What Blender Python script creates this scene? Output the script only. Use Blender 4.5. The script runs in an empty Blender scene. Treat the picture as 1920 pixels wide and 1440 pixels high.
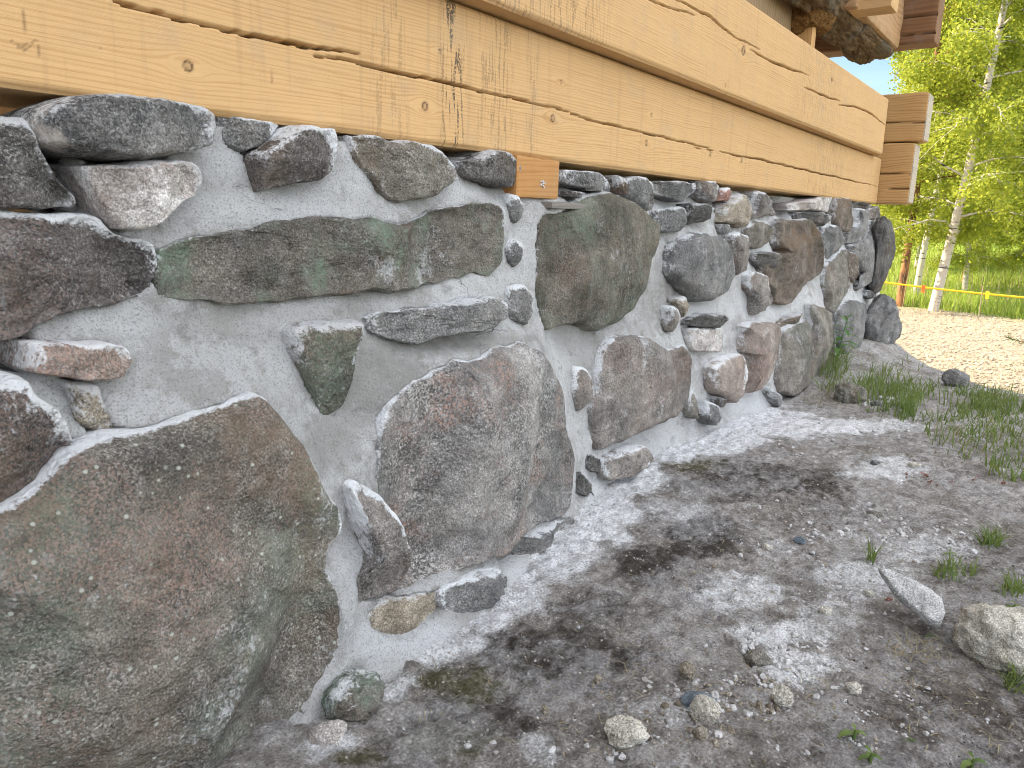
import bpy, math, random
import numpy as np
from mathutils import Matrix, Vector

# ------------------------------------------------------------------ camera, world, sun, exposure
sc = bpy.context.scene
COL = sc.collection
EYE = 0.6
F = 1441.0
def unit(v): return v/np.linalg.norm(v)
_X = unit(np.array([1060, -287., F]))
_D = unit(np.array([-153., 6671., F])); _D = unit(_D-_X*(_X@_D)); _U = -_D
_Y = np.cross(_U, _X)
RM = np.array([_X, _Y, _U])                       # camera (x right, y down, z forward) -> world
cd = bpy.data.cameras.new('camera'); cam = bpy.data.objects.new('camera', cd); COL.objects.link(cam)
cd.sensor_width = 36; cd.lens = 36*F/1920; cd.clip_start = 0.02; cd.clip_end = 900
m = Matrix([list(RM[i, 0:1])+[-RM[i, 1]]+[-RM[i, 2]]+[0] for i in range(3)]+[[0, 0, 0, 1]])
cam.matrix_world = Matrix.Translation((0, 0, EYE)) @ m
sc.camera = cam
SUN_DIR = unit(np.array([-0.22, 0.975, 0.0])); SUN_EL = math.radians(36)
w = bpy.data.worlds.new("World"); sc.world = w; w.use_nodes = True
nt = w.node_tree; nt.nodes.clear()
sky = nt.nodes.new('ShaderNodeTexSky'); sky.sky_type = 'NISHITA'; sky.sun_disc = False
sky.sun_elevation = SUN_EL; sky.sun_rotation = math.atan2(SUN_DIR[0], SUN_DIR[1])
sky.air_density = 1.0; sky.dust_density = .4; sky.ozone_density = 1.6
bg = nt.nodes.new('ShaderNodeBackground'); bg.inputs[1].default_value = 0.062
wo = nt.nodes.new('ShaderNodeOutputWorld')
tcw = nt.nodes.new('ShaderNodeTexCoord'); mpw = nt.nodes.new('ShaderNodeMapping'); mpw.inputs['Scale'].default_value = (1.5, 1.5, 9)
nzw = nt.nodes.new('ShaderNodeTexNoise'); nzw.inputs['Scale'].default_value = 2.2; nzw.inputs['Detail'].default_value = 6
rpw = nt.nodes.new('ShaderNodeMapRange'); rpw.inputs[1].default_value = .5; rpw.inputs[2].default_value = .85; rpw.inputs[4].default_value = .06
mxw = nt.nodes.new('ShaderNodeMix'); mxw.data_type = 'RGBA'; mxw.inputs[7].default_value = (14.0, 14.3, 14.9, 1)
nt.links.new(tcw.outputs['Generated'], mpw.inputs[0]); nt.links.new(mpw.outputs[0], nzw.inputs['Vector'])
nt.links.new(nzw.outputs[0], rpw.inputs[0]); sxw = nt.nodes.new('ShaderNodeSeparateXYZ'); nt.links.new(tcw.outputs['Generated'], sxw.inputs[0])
elw = nt.nodes.new('ShaderNodeMapRange'); elw.inputs[1].default_value = .34; elw.inputs[2].default_value = .7; elw.inputs[4].default_value = .8  # bright haze overhead, added for a stronger, more neutral fill in the shade
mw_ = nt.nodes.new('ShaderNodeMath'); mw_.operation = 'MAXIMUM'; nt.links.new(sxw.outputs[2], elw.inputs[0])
fyw = nt.nodes.new('ShaderNodeMapRange'); fyw.inputs[1].default_value = -.15; fyw.inputs[2].default_value = -.6; fyw.inputs[4].default_value = .75  # unseen bright haze on the sky facing the wall, added to lift its shade
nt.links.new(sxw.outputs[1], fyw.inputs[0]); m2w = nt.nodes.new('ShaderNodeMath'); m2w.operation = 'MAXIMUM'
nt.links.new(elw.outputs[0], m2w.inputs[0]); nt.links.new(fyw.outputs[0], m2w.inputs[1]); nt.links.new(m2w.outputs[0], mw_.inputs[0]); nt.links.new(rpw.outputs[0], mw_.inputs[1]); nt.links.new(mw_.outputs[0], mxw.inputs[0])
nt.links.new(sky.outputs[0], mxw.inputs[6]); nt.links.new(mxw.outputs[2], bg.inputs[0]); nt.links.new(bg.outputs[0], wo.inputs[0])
sl = bpy.data.lights.new('sun', 'SUN'); sl.energy = 4.2; sl.angle = math.radians(0.5); sl.color = (1, .84, .60)
so = bpy.data.objects.new('sun', sl); COL.objects.link(so)
sv = Vector((SUN_DIR[0]*math.cos(SUN_EL), SUN_DIR[1]*math.cos(SUN_EL), math.sin(SUN_EL)))
so.rotation_euler = sv.to_track_quat('Z', 'Y').to_euler()
sc.view_settings.view_transform = 'Standard'; sc.view_settings.look = 'None'
sc.view_settings.gamma = 1; sc.view_settings.exposure = 1.87
sc.cycles.max_bounces = 4; sc.cycles.diffuse_bounces = 3; sc.cycles.use_adaptive_sampling = True; sc.cycles.adaptive_threshold = .03; sc.cycles.filter_width = 1.0; sc.cycles.transparent_max_bounces = 8

# ------------------------------------------------------------------ maths helpers
rng = np.random.default_rng(7)
def ray(px, py): return RM @ np.array([px-960., py-720., F])
def on_wall(px, py, y):
    d = ray(px, py); t = y/d[1]; return d[0]*t, EYE+d[2]*t
def on_ground(px, py, z=0.0):
    d = ray(px, py); t = (z-EYE)/d[2]; return d[0]*t, d[1]*t
def at_depth(px, py, dep):
    d = ray(px, py)/F*dep; return np.array([d[0], d[1], EYE+d[2]])
_perm = rng.permutation(256); _perm = np.concatenate([_perm, _perm, _perm])
_gr = rng.normal(size=(256, 3)); _gr /= np.linalg.norm(_gr, axis=1)[:, None]
def perlin(P):
    P = np.asarray(P, float); I = np.floor(P).astype(int); Fq = P-I; I &= 255
    u = Fq*Fq*Fq*(Fq*(Fq*6-15)+10)
    r = 0
    for dx in (0, 1):
        for dy in (0, 1):
            for dz in (0, 1):
                h = _perm[_perm[_perm[(I[..., 0]+dx) & 255]+((I[..., 1]+dy) & 255)]+((I[..., 2]+dz) & 255)]
                g = _gr[h]
                dt = g[..., 0]*(Fq[..., 0]-dx)+g[..., 1]*(Fq[..., 1]-dy)+g[..., 2]*(Fq[..., 2]-dz)
                wx = u[..., 0] if dx else 1-u[..., 0]; wy = u[..., 1] if dy else 1-u[..., 1]; wz = u[..., 2] if dz else 1-u[..., 2]
                r = r+dt*wx*wy*wz
    return r*1.4
def fbm(P, f=1.0, o=4, ridged=False):
    a = 1.0; s = 0; P = np.asarray(P, float)
    for i in range(o):
        n = perlin(P*f+17.3*i)
        s = s+a*(1-2*abs(n) if ridged else n); a *= .5; f *= 2.03
    return s
def sstep(a, b, x):
    t = np.clip((x-a)/(b-a), 0, 1); return t*t*(3-2*t)

def link(o, parent=None):
    COL.objects.link(o)
    if parent is not None: o.parent = parent
    return o
def tag(o, label=None, cat=None, group=None, kind=None):
    if label: o['label'] = label
    if cat: o['category'] = cat
    if group: o['group'] = group
    if kind: o['kind'] = kind
    return o
def empty(name, loc=(0, 0, 0)):
    o = bpy.data.objects.new(name, None); o.location = loc; o.empty_display_size = .05; return link(o)
def mesh_obj(name, V, faces, mat, parent=None, attrs=None, smooth=True, loc=None):
    V = np.asarray(V, float)
    if loc is None: loc = np.zeros(3)
    V = V-np.asarray(loc)
    me = bpy.data.meshes.new(name); me.vertices.add(len(V)); me.vertices.foreach_set('co', V.astype(np.float32).ravel())
    if not isinstance(faces, (list, tuple)): faces = [faces]
    tot = []; idx = []
    for fa in faces:
        fa = np.asarray(fa, dtype=np.int32)
        if len(fa) == 0: continue
        idx.append(fa.ravel()); tot.append(np.full(len(fa), fa.shape[1], np.int32))
    idx = np.concatenate(idx); tot = np.concatenate(tot)
    me.loops.add(len(idx)); me.loops.foreach_set('vertex_index', idx)
    me.polygons.add(len(tot)); st = np.concatenate([[0], np.cumsum(tot)[:-1]]).astype(np.int32)
    me.polygons.foreach_set('loop_start', st)
    try: me.polygons.foreach_set('loop_total', tot)
    except Exception: pass
    me.update(calc_edges=True)
    me.polygons.foreach_set('use_smooth', np.full(len(tot), bool(smooth)))
    if attrs:
        for k, v in attrs.items():
            a = me.attributes.new(k, 'FLOAT', 'POINT'); a.data.foreach_set('value', np.asarray(v, np.float32).ravel())
    me.materials.append(mat)
    o = bpy.data.objects.new(name, me); link(o, parent); o.location = loc
    return o
def grid_faces(ni, nj, flip=False):
    i, j = np.meshgrid(np.arange(ni-1), np.arange(nj-1), indexing='ij'); a = (i*nj+j).ravel()
    q = np.stack([a, a+nj, a+nj+1, a+1], 1)
    return q[:, ::-1] if flip else q

# ------------------------------------------------------------------ node helpers
class NB:
    def __init__(s, name, rough=.9):
        s.m = bpy.data.materials.new(name); s.m.use_nodes = True; s.t = s.m.node_tree
        s.b = s.t.nodes['Principled BSDF']; s.b.inputs['Roughness'].default_value = rough
        s.b.inputs['Specular IOR Level'].default_value = .25
        s.co = s.t.nodes.new('ShaderNodeTexCoord').outputs['Object']
    def put(s, v, sock):
        if isinstance(v, bpy.types.NodeSocket): s.t.links.new(v, sock)
        elif isinstance(v, (tuple, list)):
            sock.default_value = tuple(v)+((1,) if len(v) == 3 and len(sock.default_value) == 4 else ())
        else: sock.default_value = v
    def map(s, scale=(1, 1, 1), rot=(0, 0, 0), loc=(0, 0, 0), co=None):
        n = s.t.nodes.new('ShaderNodeMapping'); s.put(co or s.co, n.inputs[0])
        n.inputs['Location'].default_value = loc; n.inputs['Rotation'].default_value = rot; n.inputs['Scale'].default_value = scale
        return n.outputs[0]
    def noise(s, sc_, det=5, rough=.55, co=None, dist=0, col=False):
        n = s.t.nodes.new('ShaderNodeTexNoise'); s.put(co or s.co, n.inputs['Vector'])
        n.inputs['Scale'].default_value = sc_; n.inputs['Detail'].default_value = det; n.inputs['Roughness'].default_value = rough
        n.inputs['Distortion'].default_value = dist
        return n.outputs[1 if col else 0]
    def voro(s, sc_, out='Distance', co=None, feat='F1', rnd=1):
        n = s.t.nodes.new('ShaderNodeTexVoronoi'); n.feature = feat; s.put(co or s.co, n.inputs['Vector'])
        n.inputs['Scale'].default_value = sc_; n.inputs['Randomness'].default_value = rnd
        return n.outputs[out]
    def math(s, op, a, b=0.0, clamp=False):
        n = s.t.nodes.new('ShaderNodeMath'); n.operation = op; n.use_clamp = clamp
        s.put(a, n.inputs[0]); s.put(b, n.inputs[1]); return n.outputs[0]
    def rng(s, v, a, b, c=0., d=1.):
        n = s.t.nodes.new('ShaderNodeMapRange'); n.interpolation_type = 'SMOOTHSTEP'
        s.put(v, n.inputs[0]); s.put(a, n.inputs[1]); s.put(b, n.inputs[2]); s.put(c, n.inputs[3]); s.put(d, n.inputs[4]); return n.outputs[0]
    def mix(s, f, a, b, mode='MIX'):
        n = s.t.nodes.new('ShaderNodeMix'); n.data_type = 'RGBA'; n.blend_type = mode
        s.put(f, n.inputs[0]); s.put(a, n.inputs[6]); s.put(b, n.inputs[7]); return n.outputs[2]
    def ramp(s, v, stops):
        n = s.t.nodes.new('ShaderNodeValToRGB'); s.put(v, n.inputs[0]); e = n.color_ramp.elements
        while len(e) < len(stops): e.new(.5)
        for i, (p, c) in enumerate(stops): e[i].position = p; e[i].color = tuple(c)+(1,)
        return n.outputs[0]
    def attr(s, name):
        n = s.t.nodes.new('ShaderNodeAttribute'); n.attribute_name = name; return n.outputs['Fac']
    def sep(s, v):
        n = s.t.nodes.new('ShaderNodeSeparateXYZ'); s.put(v, n.inputs[0]); return n.outputs
    def bump(s, h, strength=.5, dist=.004):
        n = s.t.nodes.new('ShaderNodeBump'); n.inputs['Strength'].default_value = strength; n.inputs['Distance'].default_value = dist
        s.put(h, n.inputs['Height']); s.put(n.outputs[0], s.b.inputs['Normal']); return s
    def done(s, col): s.put(col, s.b.inputs['Base Color']); return s.m
LIME = (.70, .715, .735)

def stone_mat(name, dark, mid, light, spk=.35, grain=230, pink=0., green=0., brown=0., streak=0., ang=0., lime=.5, spots=.0, bump=.6, patch=0.):
    n = NB(name, .92)
    wob = n.noise(7, 3, col=True)
    base = n.ramp(n.noise(13, 9, .68), [(.3, dark), (.5, mid), (.72, light)])
    if streak:
        c = n.map((6, 6, 38), (0, ang, 0)); st = n.noise(1.0, 7, .62, co=c, dist=.5)
        base = n.mix(n.math('MULTIPLY', n.rng(st, .42, .62), streak), base, light)
        c2 = n.map((5, 5, 60), (0, ang, 0), (3, 1, 2)); st2 = n.noise(1.0, 6, .6, co=c2, dist=.7)
        base = n.mix(n.math('MULTIPLY', n.rng(st2, .5, .66), streak), base, dark)
    cell = n.voro(grain*1.5, 'Color', co=n.mix(.003, n.co, n.noise(120, 3, col=True))); cr = n.sep(cell); spk *= .75
    g1 = n.ramp(cr[0], [(.0, (.02, .022, .024)), (.38, dark), (.62, light), (.9, (.5, .48, .46))])
    base = n.mix(n.rng(n.noise(9, 5, .6, co=n.map(loc=(2, 7, 5))), .38, .6, spk*.25, spk*1.3), base, g1)
    base = n.mix(n.rng(n.noise(4.5, 8, .65, co=n.map(loc=(7, 1, 6))), .44, .6, 0, .5), base, dark); base = n.mix(n.rng(n.noise(5.5, 8, .65, co=n.map(loc=(6, 6, 2))), .5, .66, 0, .55), base, light)
    fine = n.noise(450, 3, .8); base = n.mix(1.0, base, n.ramp(fine, [(.3, (.34, .34, .34)), (.5, (1.05, 1.05, 1.05)), (.68, (1.95, 1.95, 1.92))]), 'MULTIPLY')
    med = n.noise(38, 8, .74); base = n.mix(.8, base, n.ramp(med, [(.32, (.6, .59, .57)), (.5, (1, 1, 1)), (.66, (1.35, 1.35, 1.35))]), 'MULTIPLY')
    if pink:
        pk = n.mix(n.rng(cr[1], .35, .6), (.17, .12, .10), (.38, .25, .20))
        f = n.rng(n.noise(6, 5, .6, co=n.map(loc=(5, 2, 1))), .46, .62)
        f = n.math('MULTIPLY', f, n.math('MULTIPLY', n.rng(cr[2], .3, .5), pink)); base = n.mix(f, base, pk)
    if brown:
        f = n.rng(n.noise(8, 8, .66, co=n.map(loc=(9, 4, 3))), .5, .68, 0, brown); base = n.mix(f, base, (.17, .115, .07))
    if green:
        f = n.rng(n.noise(7, 9, .7, co=n.map(loc=(1, 8, 3))), .47, .64); f2 = n.rng(n.noise(150, 3, .6), .35, .6, .35, 1)
        base = n.mix(n.math('MULTIPLY', n.math('MULTIPLY', f, f2), green), base, (.19, .255, .19))
    if patch:
        f = n.rng(n.noise(5, 10, .62, co=n.map(loc=(4, 4, 9))), .53, .57, 0, patch); base = n.mix(f, base, (.40, .36, .32))
    if spots:
        v = n.voro(95); r = n.sep(n.voro(95, 'Color'))
        f = n.math('MULTIPLY', n.rng(v, .12, .28, 1, 0), n.rng(r[0], .80, .84)); base = n.mix(n.math('MULTIPLY', f, spots), base, (.46, .48, .42))
    la = n.attr('lime'); ln = n.noise(26, 8, .7); lf = n.noise(240, 3, .7)
    f = n.math('ADD', n.math('MULTIPLY', la, 1.3), n.math('MULTIPLY', n.math('SUBTRACT', ln, .5), 2.3))
    f = n.math('ADD', f, n.math('MULTIPLY', n.math('SUBTRACT', lf, .5), 1.1))
    f = n.rng(f, .42, .85, 0, min(1, lime*1.2))
    # thin lime dust in drips over the whole face
    dc = n.map((40, 40, 9)); du = n.rng(n.math('ADD', n.noise(1, 6, .7, co=dc), n.math('MULTIPLY', n.math('SUBTRACT', lf, .5), .4)), .54, .78, 0, .42*lime)
    base = n.mix(n.math('MULTIPLY', du, .6), base, LIME); sm = n.rng(n.math('ADD', n.noise(7, 10, .78, co=n.map(loc=(8, 3, 8))), n.math('MULTIPLY', n.math('SUBTRACT', lf, .5), .3)), .57, .70, 0, .75*lime); base = n.mix(sm, base, LIME); base = n.mix(f, base, LIME)
    h = n.math('ADD', n.math('MULTIPLY', n.noise(60, 8, .7), 1.0), n.math('MULTIPLY', n.voro(grain*.8), .22))
    if streak: h = n.math('ADD', h, n.math('MULTIPLY', st, .8*streak))
    h = n.math('ADD', h, n.math('MULTIPLY', n.noise(22, 6, .6), 1.6)); n.bump(h, min(1, bump*1.2), .012)
    return n.done(base)

G = lambda v, r=1., b=1.: (v*r, v, v*b)
M = {}
M['giant'] = stone_mat('giant_stone', (.06, .056, .05), (.14, .128, .108), (.25, .225, .19), .42, 300, pink=.5, green=.38, brown=.42, streak=.18, ang=.95, lime=.8, spots=.9, bump=.75)
M['granite'] = stone_mat('pink_grey_granite', (.09, .09, .09), (.21, .20, .192), (.36, .34, .32), .6, 220, pink=.8, brown=.1, lime=.75, bump=.7)
M['greenslab'] = stone_mat('green_lichen_schist', (.06, .058, .05), (.13, .12, .105), (.20, .18, .155), .22, 330, pink=.15, green=1., brown=.35, streak=.35, ang=.2, lime=.7, bump=.8)
M['greenround'] = stone_mat('green_grey_boulder', (.05, .05, .04), (.12, .112, .09), (.22, .195, .16), .28, 300, pink=.3, green=.5, brown=.35, lime=.6, bump=.8)
M['dark'] = stone_mat('dark_grey_rock', (.03, .03, .03), (.085, .08, .076), (.17, .16, .15), .3, 300, brown=.3, streak=.35, ang=-.3, lime=.6, bump=.8)
M['darkbrown'] = stone_mat('dark_purple_brown_rock', (.035, .032, .032), (.10, .088, .082), (.18, .165, .155), .25, 300, brown=.45, pink=.3, streak=.4, ang=.15, lime=1., bump=.8)
M['slab'] = stone_mat('pale_crusted_slab', (.05, .052, .055), (.12, .12, .12), (.27, .26, .25), .3, 280, patch=.85, brown=.1, lime=.7, bump=.9)
M['white'] = stone_mat('white_pink_quartz', (.30, .25, .23), (.56, .53, .51), (.76, .74, .72), .16, 190, pink=.4, brown=.5, lime=.5, bump=1.)
M['grey'] = stone_mat('grey_rock', (.075, .078, .08), (.17, .17, .168), (.30, .29, .28), .36, 280, brown=.15, streak=.25, ang=.1, lime=.85, bump=.8)
M['greytan'] = stone_mat('grey_tan_rock', (.08, .072, .062), (.19, .172, .15), (.33, .30, .26), .35, 280, brown=.45, green=.2, streak=.25, ang=1.2, lime=.75, bump=.8)
M['purple'] = stone_mat('purple_grey_rock', (.085, .08, .075), (.20, .18, .165), (.34, .31, .28), .35, 260, pink=.45, brown=.1, streak=.15, ang=.3, lime=.8, bump=.7)
M['pink'] = stone_mat('dusty_pink_rock', (.14, .115, .10), (.25, .205, .18), (.37, .32, .28), .25, 260, pink=.6, streak=.25, ang=1.35, lime=.7, bump=.6)
M['brownrock'] = stone_mat('brown_fractured_rock', (.055, .046, .038), (.14, .115, .09), (.24, .20, .165), .25, 300, brown=.8, pink=.15, streak=.3, ang=.5, lime=.6, bump=.9)
M['tan'] = stone_mat('tan_rock', (.17, .14, .105), (.30, .26, .20), (.42, .37, .30), .3, 240, brown=.3, lime=.6, bump=.8)
M['gravel'] = stone_mat('pale_gravel', (.22, .18, .135), (.38, .32, .24), (.52, .45, .35), .1, 200, lime=.2)
M['paleslab'] = stone_mat('pale_grey_slab_stone', (.30, .30, .30), (.48, .48, .475), (.62, .62, .61), .1, 300, streak=.3, ang=.4, lime=.4, bump=.7)
M['brick'] = stone_mat('broken_red_stone', (.13, .06, .05), (.25, .12, .09), (.33, .2, .16), .2, 300, lime=.8)
M['cream'] = stone_mat('cream_lime_lump', (.42, .385, .32), (.62, .59, .52), (.76, .74, .68), .2, 260, brown=.15, lime=.5, bump=1.)
M['blue'] = stone_mat('blue_grey_pebble', (.07, .09, .11), (.14, .17, .20), (.26, .30, .33), .15, 200, lime=.9)

def mortar_mat():
    n = NB('lime_mortar', .95)
    c = n.ramp(n.noise(5, 6, .6), [(.32, (.50, .485, .465)), (.5, (.72, .715, .705)), (.66, (.86, .865, .87))])
    c = n.mix(n.rng(n.noise(26, 7, .72), .46, .56, 0, .7), c, (.86, .87, .885)); c = n.mix(n.rng(n.noise(17, 7, .7, co=n.map(loc=(3, 3, 3))), .54, .66, 0, .55), c, (.30, .285, .26))
    c = n.mix(n.attr('grey'), c, n.mix(n.noise(30, 5, .6), (.30, .285, .26), (.50, .485, .455)))
    c = n.mix(n.attr('white'), c, n.mix(n.noise(40, 5), (.82, .835, .855), (.91, .92, .935)))
    c = n.mix(n.rng(n.noise(420, 3, .8), .50, .66, 0, .65), c, (.22, .215, .21)); c = n.mix(n.rng(n.noise(90, 7, .8, co=n.map(loc=(5, 5, 5))), .54, .66, 0, .5), c, (.30, .285, .265))
    c = n.mix(n.rng(n.noise(120, 6, .75), .56, .72, 0, .5), c, (.78, .80, .80))
    ck = n.noise(4, 7, .6, dist=.3)
    cr = n.rng(n.math('ABSOLUTE', n.math('SUBTRACT', n.voro(8, 'Distance', co=n.mix(.12, n.co, n.noise(9, 5, col=True)), feat='DISTANCE_TO_EDGE'), 0.0)), .0, .006, 1, 0)
    cr = n.math('MULTIPLY', cr, n.rng(ck, .60, .66))
    c = n.mix(n.math('MULTIPLY', cr, .7), c, (.10, .095, .09))
    h = n.math('ADD', n.noise(95, 9, .78), n.math('MULTIPLY', n.noise(18, 4), .9)); h = n.math('SUBTRACT', h, n.math('MULTIPLY', cr, .6))
    h = n.math('ADD', h, n.math('MULTIPLY', n.noise(260, 4, .7), .35)); n.bump(h, 1., .019); return n.done(c)
M['mortar'] = mortar_mat()

def wood_mat(name, pale, ring, dirt=(.09, .06, .035), drips=True, gs=1.0, grey=0., endgrain=False):
    n = NB(name, .72)
    g = n.attr('grain'); x = n.sep(n.co)
    cmb = n.t.nodes.new('ShaderNodeCombineXYZ'); n.put(n.math('MULTIPLY', n.attr('along'), 1.3), cmb.inputs[0]); n.put(n.math('MULTIPLY', g, 30*gs), cmb.inputs[1])
    nb = n.noise(1.0, 4, .6, co=cmb.outputs[0])
    rings = n.math('SINE', n.math('ADD', n.math('MULTIPLY', g, 880*gs), n.math('MULTIPLY', nb, 26)))
    r = n.rng(rings, -.1, 1.0)
    c2 = n.t.nodes.new('ShaderNodeCombineXYZ'); n.put(n.math('MULTIPLY', n.attr('along'), 22), c2.inputs[0]); n.put(n.math('MULTIPLY', g, 900*gs), c2.inputs[1])
    fib = n.noise(1.0, 4, .7, co=c2.outputs[0])
    base = n.mix(n.noise(5, 4, .6), pale, tuple(v*.86 for v in pale))
    base = n.mix(n.math('MULTIPLY', r, n.rng(nb, .3, .65, .2, .6)), base, ring)
    base = n.mix(n.rng(fib, .55, .75, 0, .3), base, ring)
    if drips:
        c3 = n.t.nodes.new('ShaderNodeCombineXYZ'); n.put(n.math('MULTIPLY', n.attr('along'), 150), c3.inputs[0]); n.put(n.math('MULTIPLY', x[2], 12), c3.inputs[1])
        dl = n.noise(1.0, 3, .5, co=c3.outputs[0]); db = n.noise(260, 2, .6)
        f = n.math('MULTIPLY', n.rng(dl, .50, .58), n.rng(db, .38, .5)); f = n.math('MULTIPLY', f, n.attr('drip'))
        base = n.mix(n.math('MULTIPLY', f, .95), base, (.06, .05, .04))
        c4 = n.t.nodes.new('ShaderNodeCombineXYZ'); n.put(n.math('MULTIPLY', n.attr('along'), 60), c4.inputs[0]); n.put(n.math('MULTIPLY', x[2], 3), c4.inputs[1])
        sw = n.noise(1.0, 3, .5, co=c4.outputs[0])
        base = n.mix(n.rng(sw, .56, .7, 0, .16), base, (.2, .14, .08))
    base = n.mix(n.attr('knot'), base, (.12, .065, .032))
    base = n.mix(n.attr('crack'), base, (.10, .055, .025))
    base = n.mix(n.rng(n.noise(70, 5, .7), .66, .78, 0, .35), base, dirt)
    base = n.mix(n.rng(n.noise(14, 5, .6), .5, .75, 0, .25+grey), base, (.33, .27, .20) if not grey else (.20, .18, .16))
    n.bump(n.math('ADD', n.math('MULTIPLY', fib, 1.), n.math('MULTIPLY', r, .15)), .35, .0015)
    return n.done(base)
M['wood'] = wood_mat('fresh_sawn_pine', (.59, .375, .175), (.39, .21, .08), gs=1.35)
M['wood2'] = wood_mat('honey_pine_log_end', (.54, .325, .135), (.30, .15, .05), gs=.6, drips=False)
M['woodend'] = wood_mat('weathered_end_grain', (.48, .42, .34), (.32, .25, .18), gs=.5, drips=False, grey=.3)
M['woodold'] = wood_mat('old_brown_timber', (.22, .115, .055), (.12, .055, .028), gs=.4, drips=False, grey=.15)
M['woodtan'] = wood_mat('old_scraped_tan_log', (.42, .26, .13), (.24, .12, .055), gs=.25, drips=False, grey=.1)
M['woodpeg'] = wood_mat('orange_pine_block', (.46, .24, .085), (.30, .12, .035), gs=.75, drips=False)
M['woodgrey'] = wood_mat('grey_weathered_board', (.22, .20, .18), (.13, .115, .10), drips=False, grey=.3)
M['board'] = wood_mat('interior_board', (.30, .21, .12), (.20, .12, .06), drips=False)
def rotten_mat():
    n = NB('rotten_wood', .97)
    c = n.ramp(n.noise(1, 8, .7, co=n.map((14, 70, 70))), [(.3, (.045, .03, .018)), (.5, (.20, .13, .07)), (.68, (.38, .27, .16))])
    c = n.mix(n.rng(n.noise(6, 6, .6), .5, .62, 0, .7), c, (.17, .15, .12))
    n.bump(n.noise(1, 9, .8, co=n.map((20, 110, 110))), 1., .02); return n.done(c)
M['rotten'] = rotten_mat()
def rot2():
    n = NB('orange_rotten_pulp', .97)
    c = n.ramp(n.noise(70, 8, .8), [(.35, (.06, .028, .01)), (.5, (.28, .14, .04)), (.7, (.52, .32, .12))])
    n.bump(n.noise(80, 9, .8), 1., .03); return n.done(c)
M['pulp'] = rot2()
def plain(name, col, rough=.8, var=.2, sc_=20):
    n = NB(name, rough); return n.done(n.mix(n.rng(n.noise(sc_, 5), .35, .65), tuple(c*(1-var) for c in col), tuple(min(1, c*(1+var)) for c in col)))
M['roof'] = plain('dark_roof_felt', (.05, .05, .05)); M['metal'] = plain('galvanised_staple', (.5, .5, .5), .4)
def leaf_mat(name, a, b, trans=.45, scale=1.2):
    n = NB(name, .6); t = n.t
    oi = n.noise(scale, 3); rn = n.attr('rnd')
    c = n.mix(n.math('ADD', n.math('MULTIPLY', rn, .75), n.math('MULTIPLY', oi, .25)), a, b)
    tr = t.nodes.new('ShaderNodeBsdfTranslucent'); n.put(n.mix(.35, c, (.48, .52, .08)), tr.inputs[0]); n.put(c, n.b.inputs['Base Color'])
    mx = t.nodes.new('ShaderNodeMixShader'); mx.inputs[0].default_value = trans
    t.links.new(n.b.outputs[0], mx.inputs[1]); t.links.new(tr.outputs[0], mx.inputs[2])
    t.links.new(mx.outputs[0], t.nodes['Material Output'].inputs[0]); return n.m
M['birchleaf'] = leaf_mat('young_birch_leaf', (.12, .19, .02), (.45, .47, .05), .45)
M['darkleaf'] = leaf_mat('darker_bush_leaf', (.07, .13, .02), (.21, .29, .05), .4)
M['weed'] = leaf_mat('weed_leaf', (.05, .14, .04), (.12, .26, .07), .3, 6)
M['grass'] = leaf_mat('shaded_grass', (.06, .12, .03), (.21, .27, .09), .35, 6)
M['grasslit'] = leaf_mat('meadow_grass', (.15, .24, .035), (.34, .42, .08), .35, .7)
M['straw'] = leaf_mat('dry_straw', (.24, .19, .11), (.42, .35, .22), .2, 6)
def bark(name, white):
    n = NB(name, .9)
    if white:
        c = n.mix(n.rng(n.noise(1, 6, .6, co=n.map((6, 6, 28))), .56, .64), (.52, .47, .41), (.05, .045, .04))
    else:
        c = n.mix(n.rng(n.noise(1, 6, .6, co=n.map((14, 14, 5))), .4, .6), (.36, .17, .08), (.12, .065, .04))
    n.bump(n.noise(40, 6), .6, .02); return n.done(c)
M['birchbark'] = bark('birch_bark', True); M['pinebark'] = bark('pine_bark', False)
M['tape'] = plain('yellow_barrier_tape', (.85, .55, .03), .5, .08); M['orange'] = plain('orange_tag', (.8, .12, .03), .5, .1)

# ------------------------------------------------------------------ ground
def crest(X, Y):
    # signed distance (m) beyond the brow of the earth bank on which the building stands
    P = np.array([(4.75, 3.5), (4.6, 1.2), (4.25, .72), (3.72, .36), (3.42, .05), (3.0, -.5), (2.6, -1.5), (2.3, -4.)])
    best = np.full(X.shape, 1e9); sgn = np.ones(X.shape)
    for a, b in zip(P[:-1], P[1:]):
        d = b-a; L = d@d; t = np.clip(((X-a[0])*d[0]+(Y-a[1])*d[1])/L, 0, 1)
        dx = X-a[0]-t*d[0]; dy = Y-a[1]-t*d[1]; dd = np.hypot(dx, dy)
        s = np.where((dx*-d[1]+dy*d[0]) > 0, 1, -1)
        u = dd < best; best = np.where(u, dd, best); sgn = np.where(u, s, sgn)
    return best*sgn
LOW = -.45
def ground_z(X, Y):
    c = crest(X, Y)
    z = LOW*sstep(-.12, .95, c)
    z = z+.03*sstep(3.0, 4.0, X)*sstep(.55, .75, Y)*(1-sstep(-.1, .3, c))
    near = (1-sstep(3.5, 7, X))
    P = np.stack([X, Y, 0*X], -1)
    z = z+.012*fbm(P, 2.2, 3)*near+.02*fbm(P+9, .4, 2)*sstep(4, 9, X)
    z = z-sstep(12.3, 16, X)*.0+sstep(12.6, 30, X)*1.0
    return z
def axis(segs):
    out = [segs[0][0]]
    for a, b, s0, s1 in segs:
        x = a
        while x < b-1e-6:
            t = (x-a)/(b-a); x += s0+(s1-s0)*t; out.append(min(x, b))
    return np.unique(np.round(out, 5))
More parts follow.
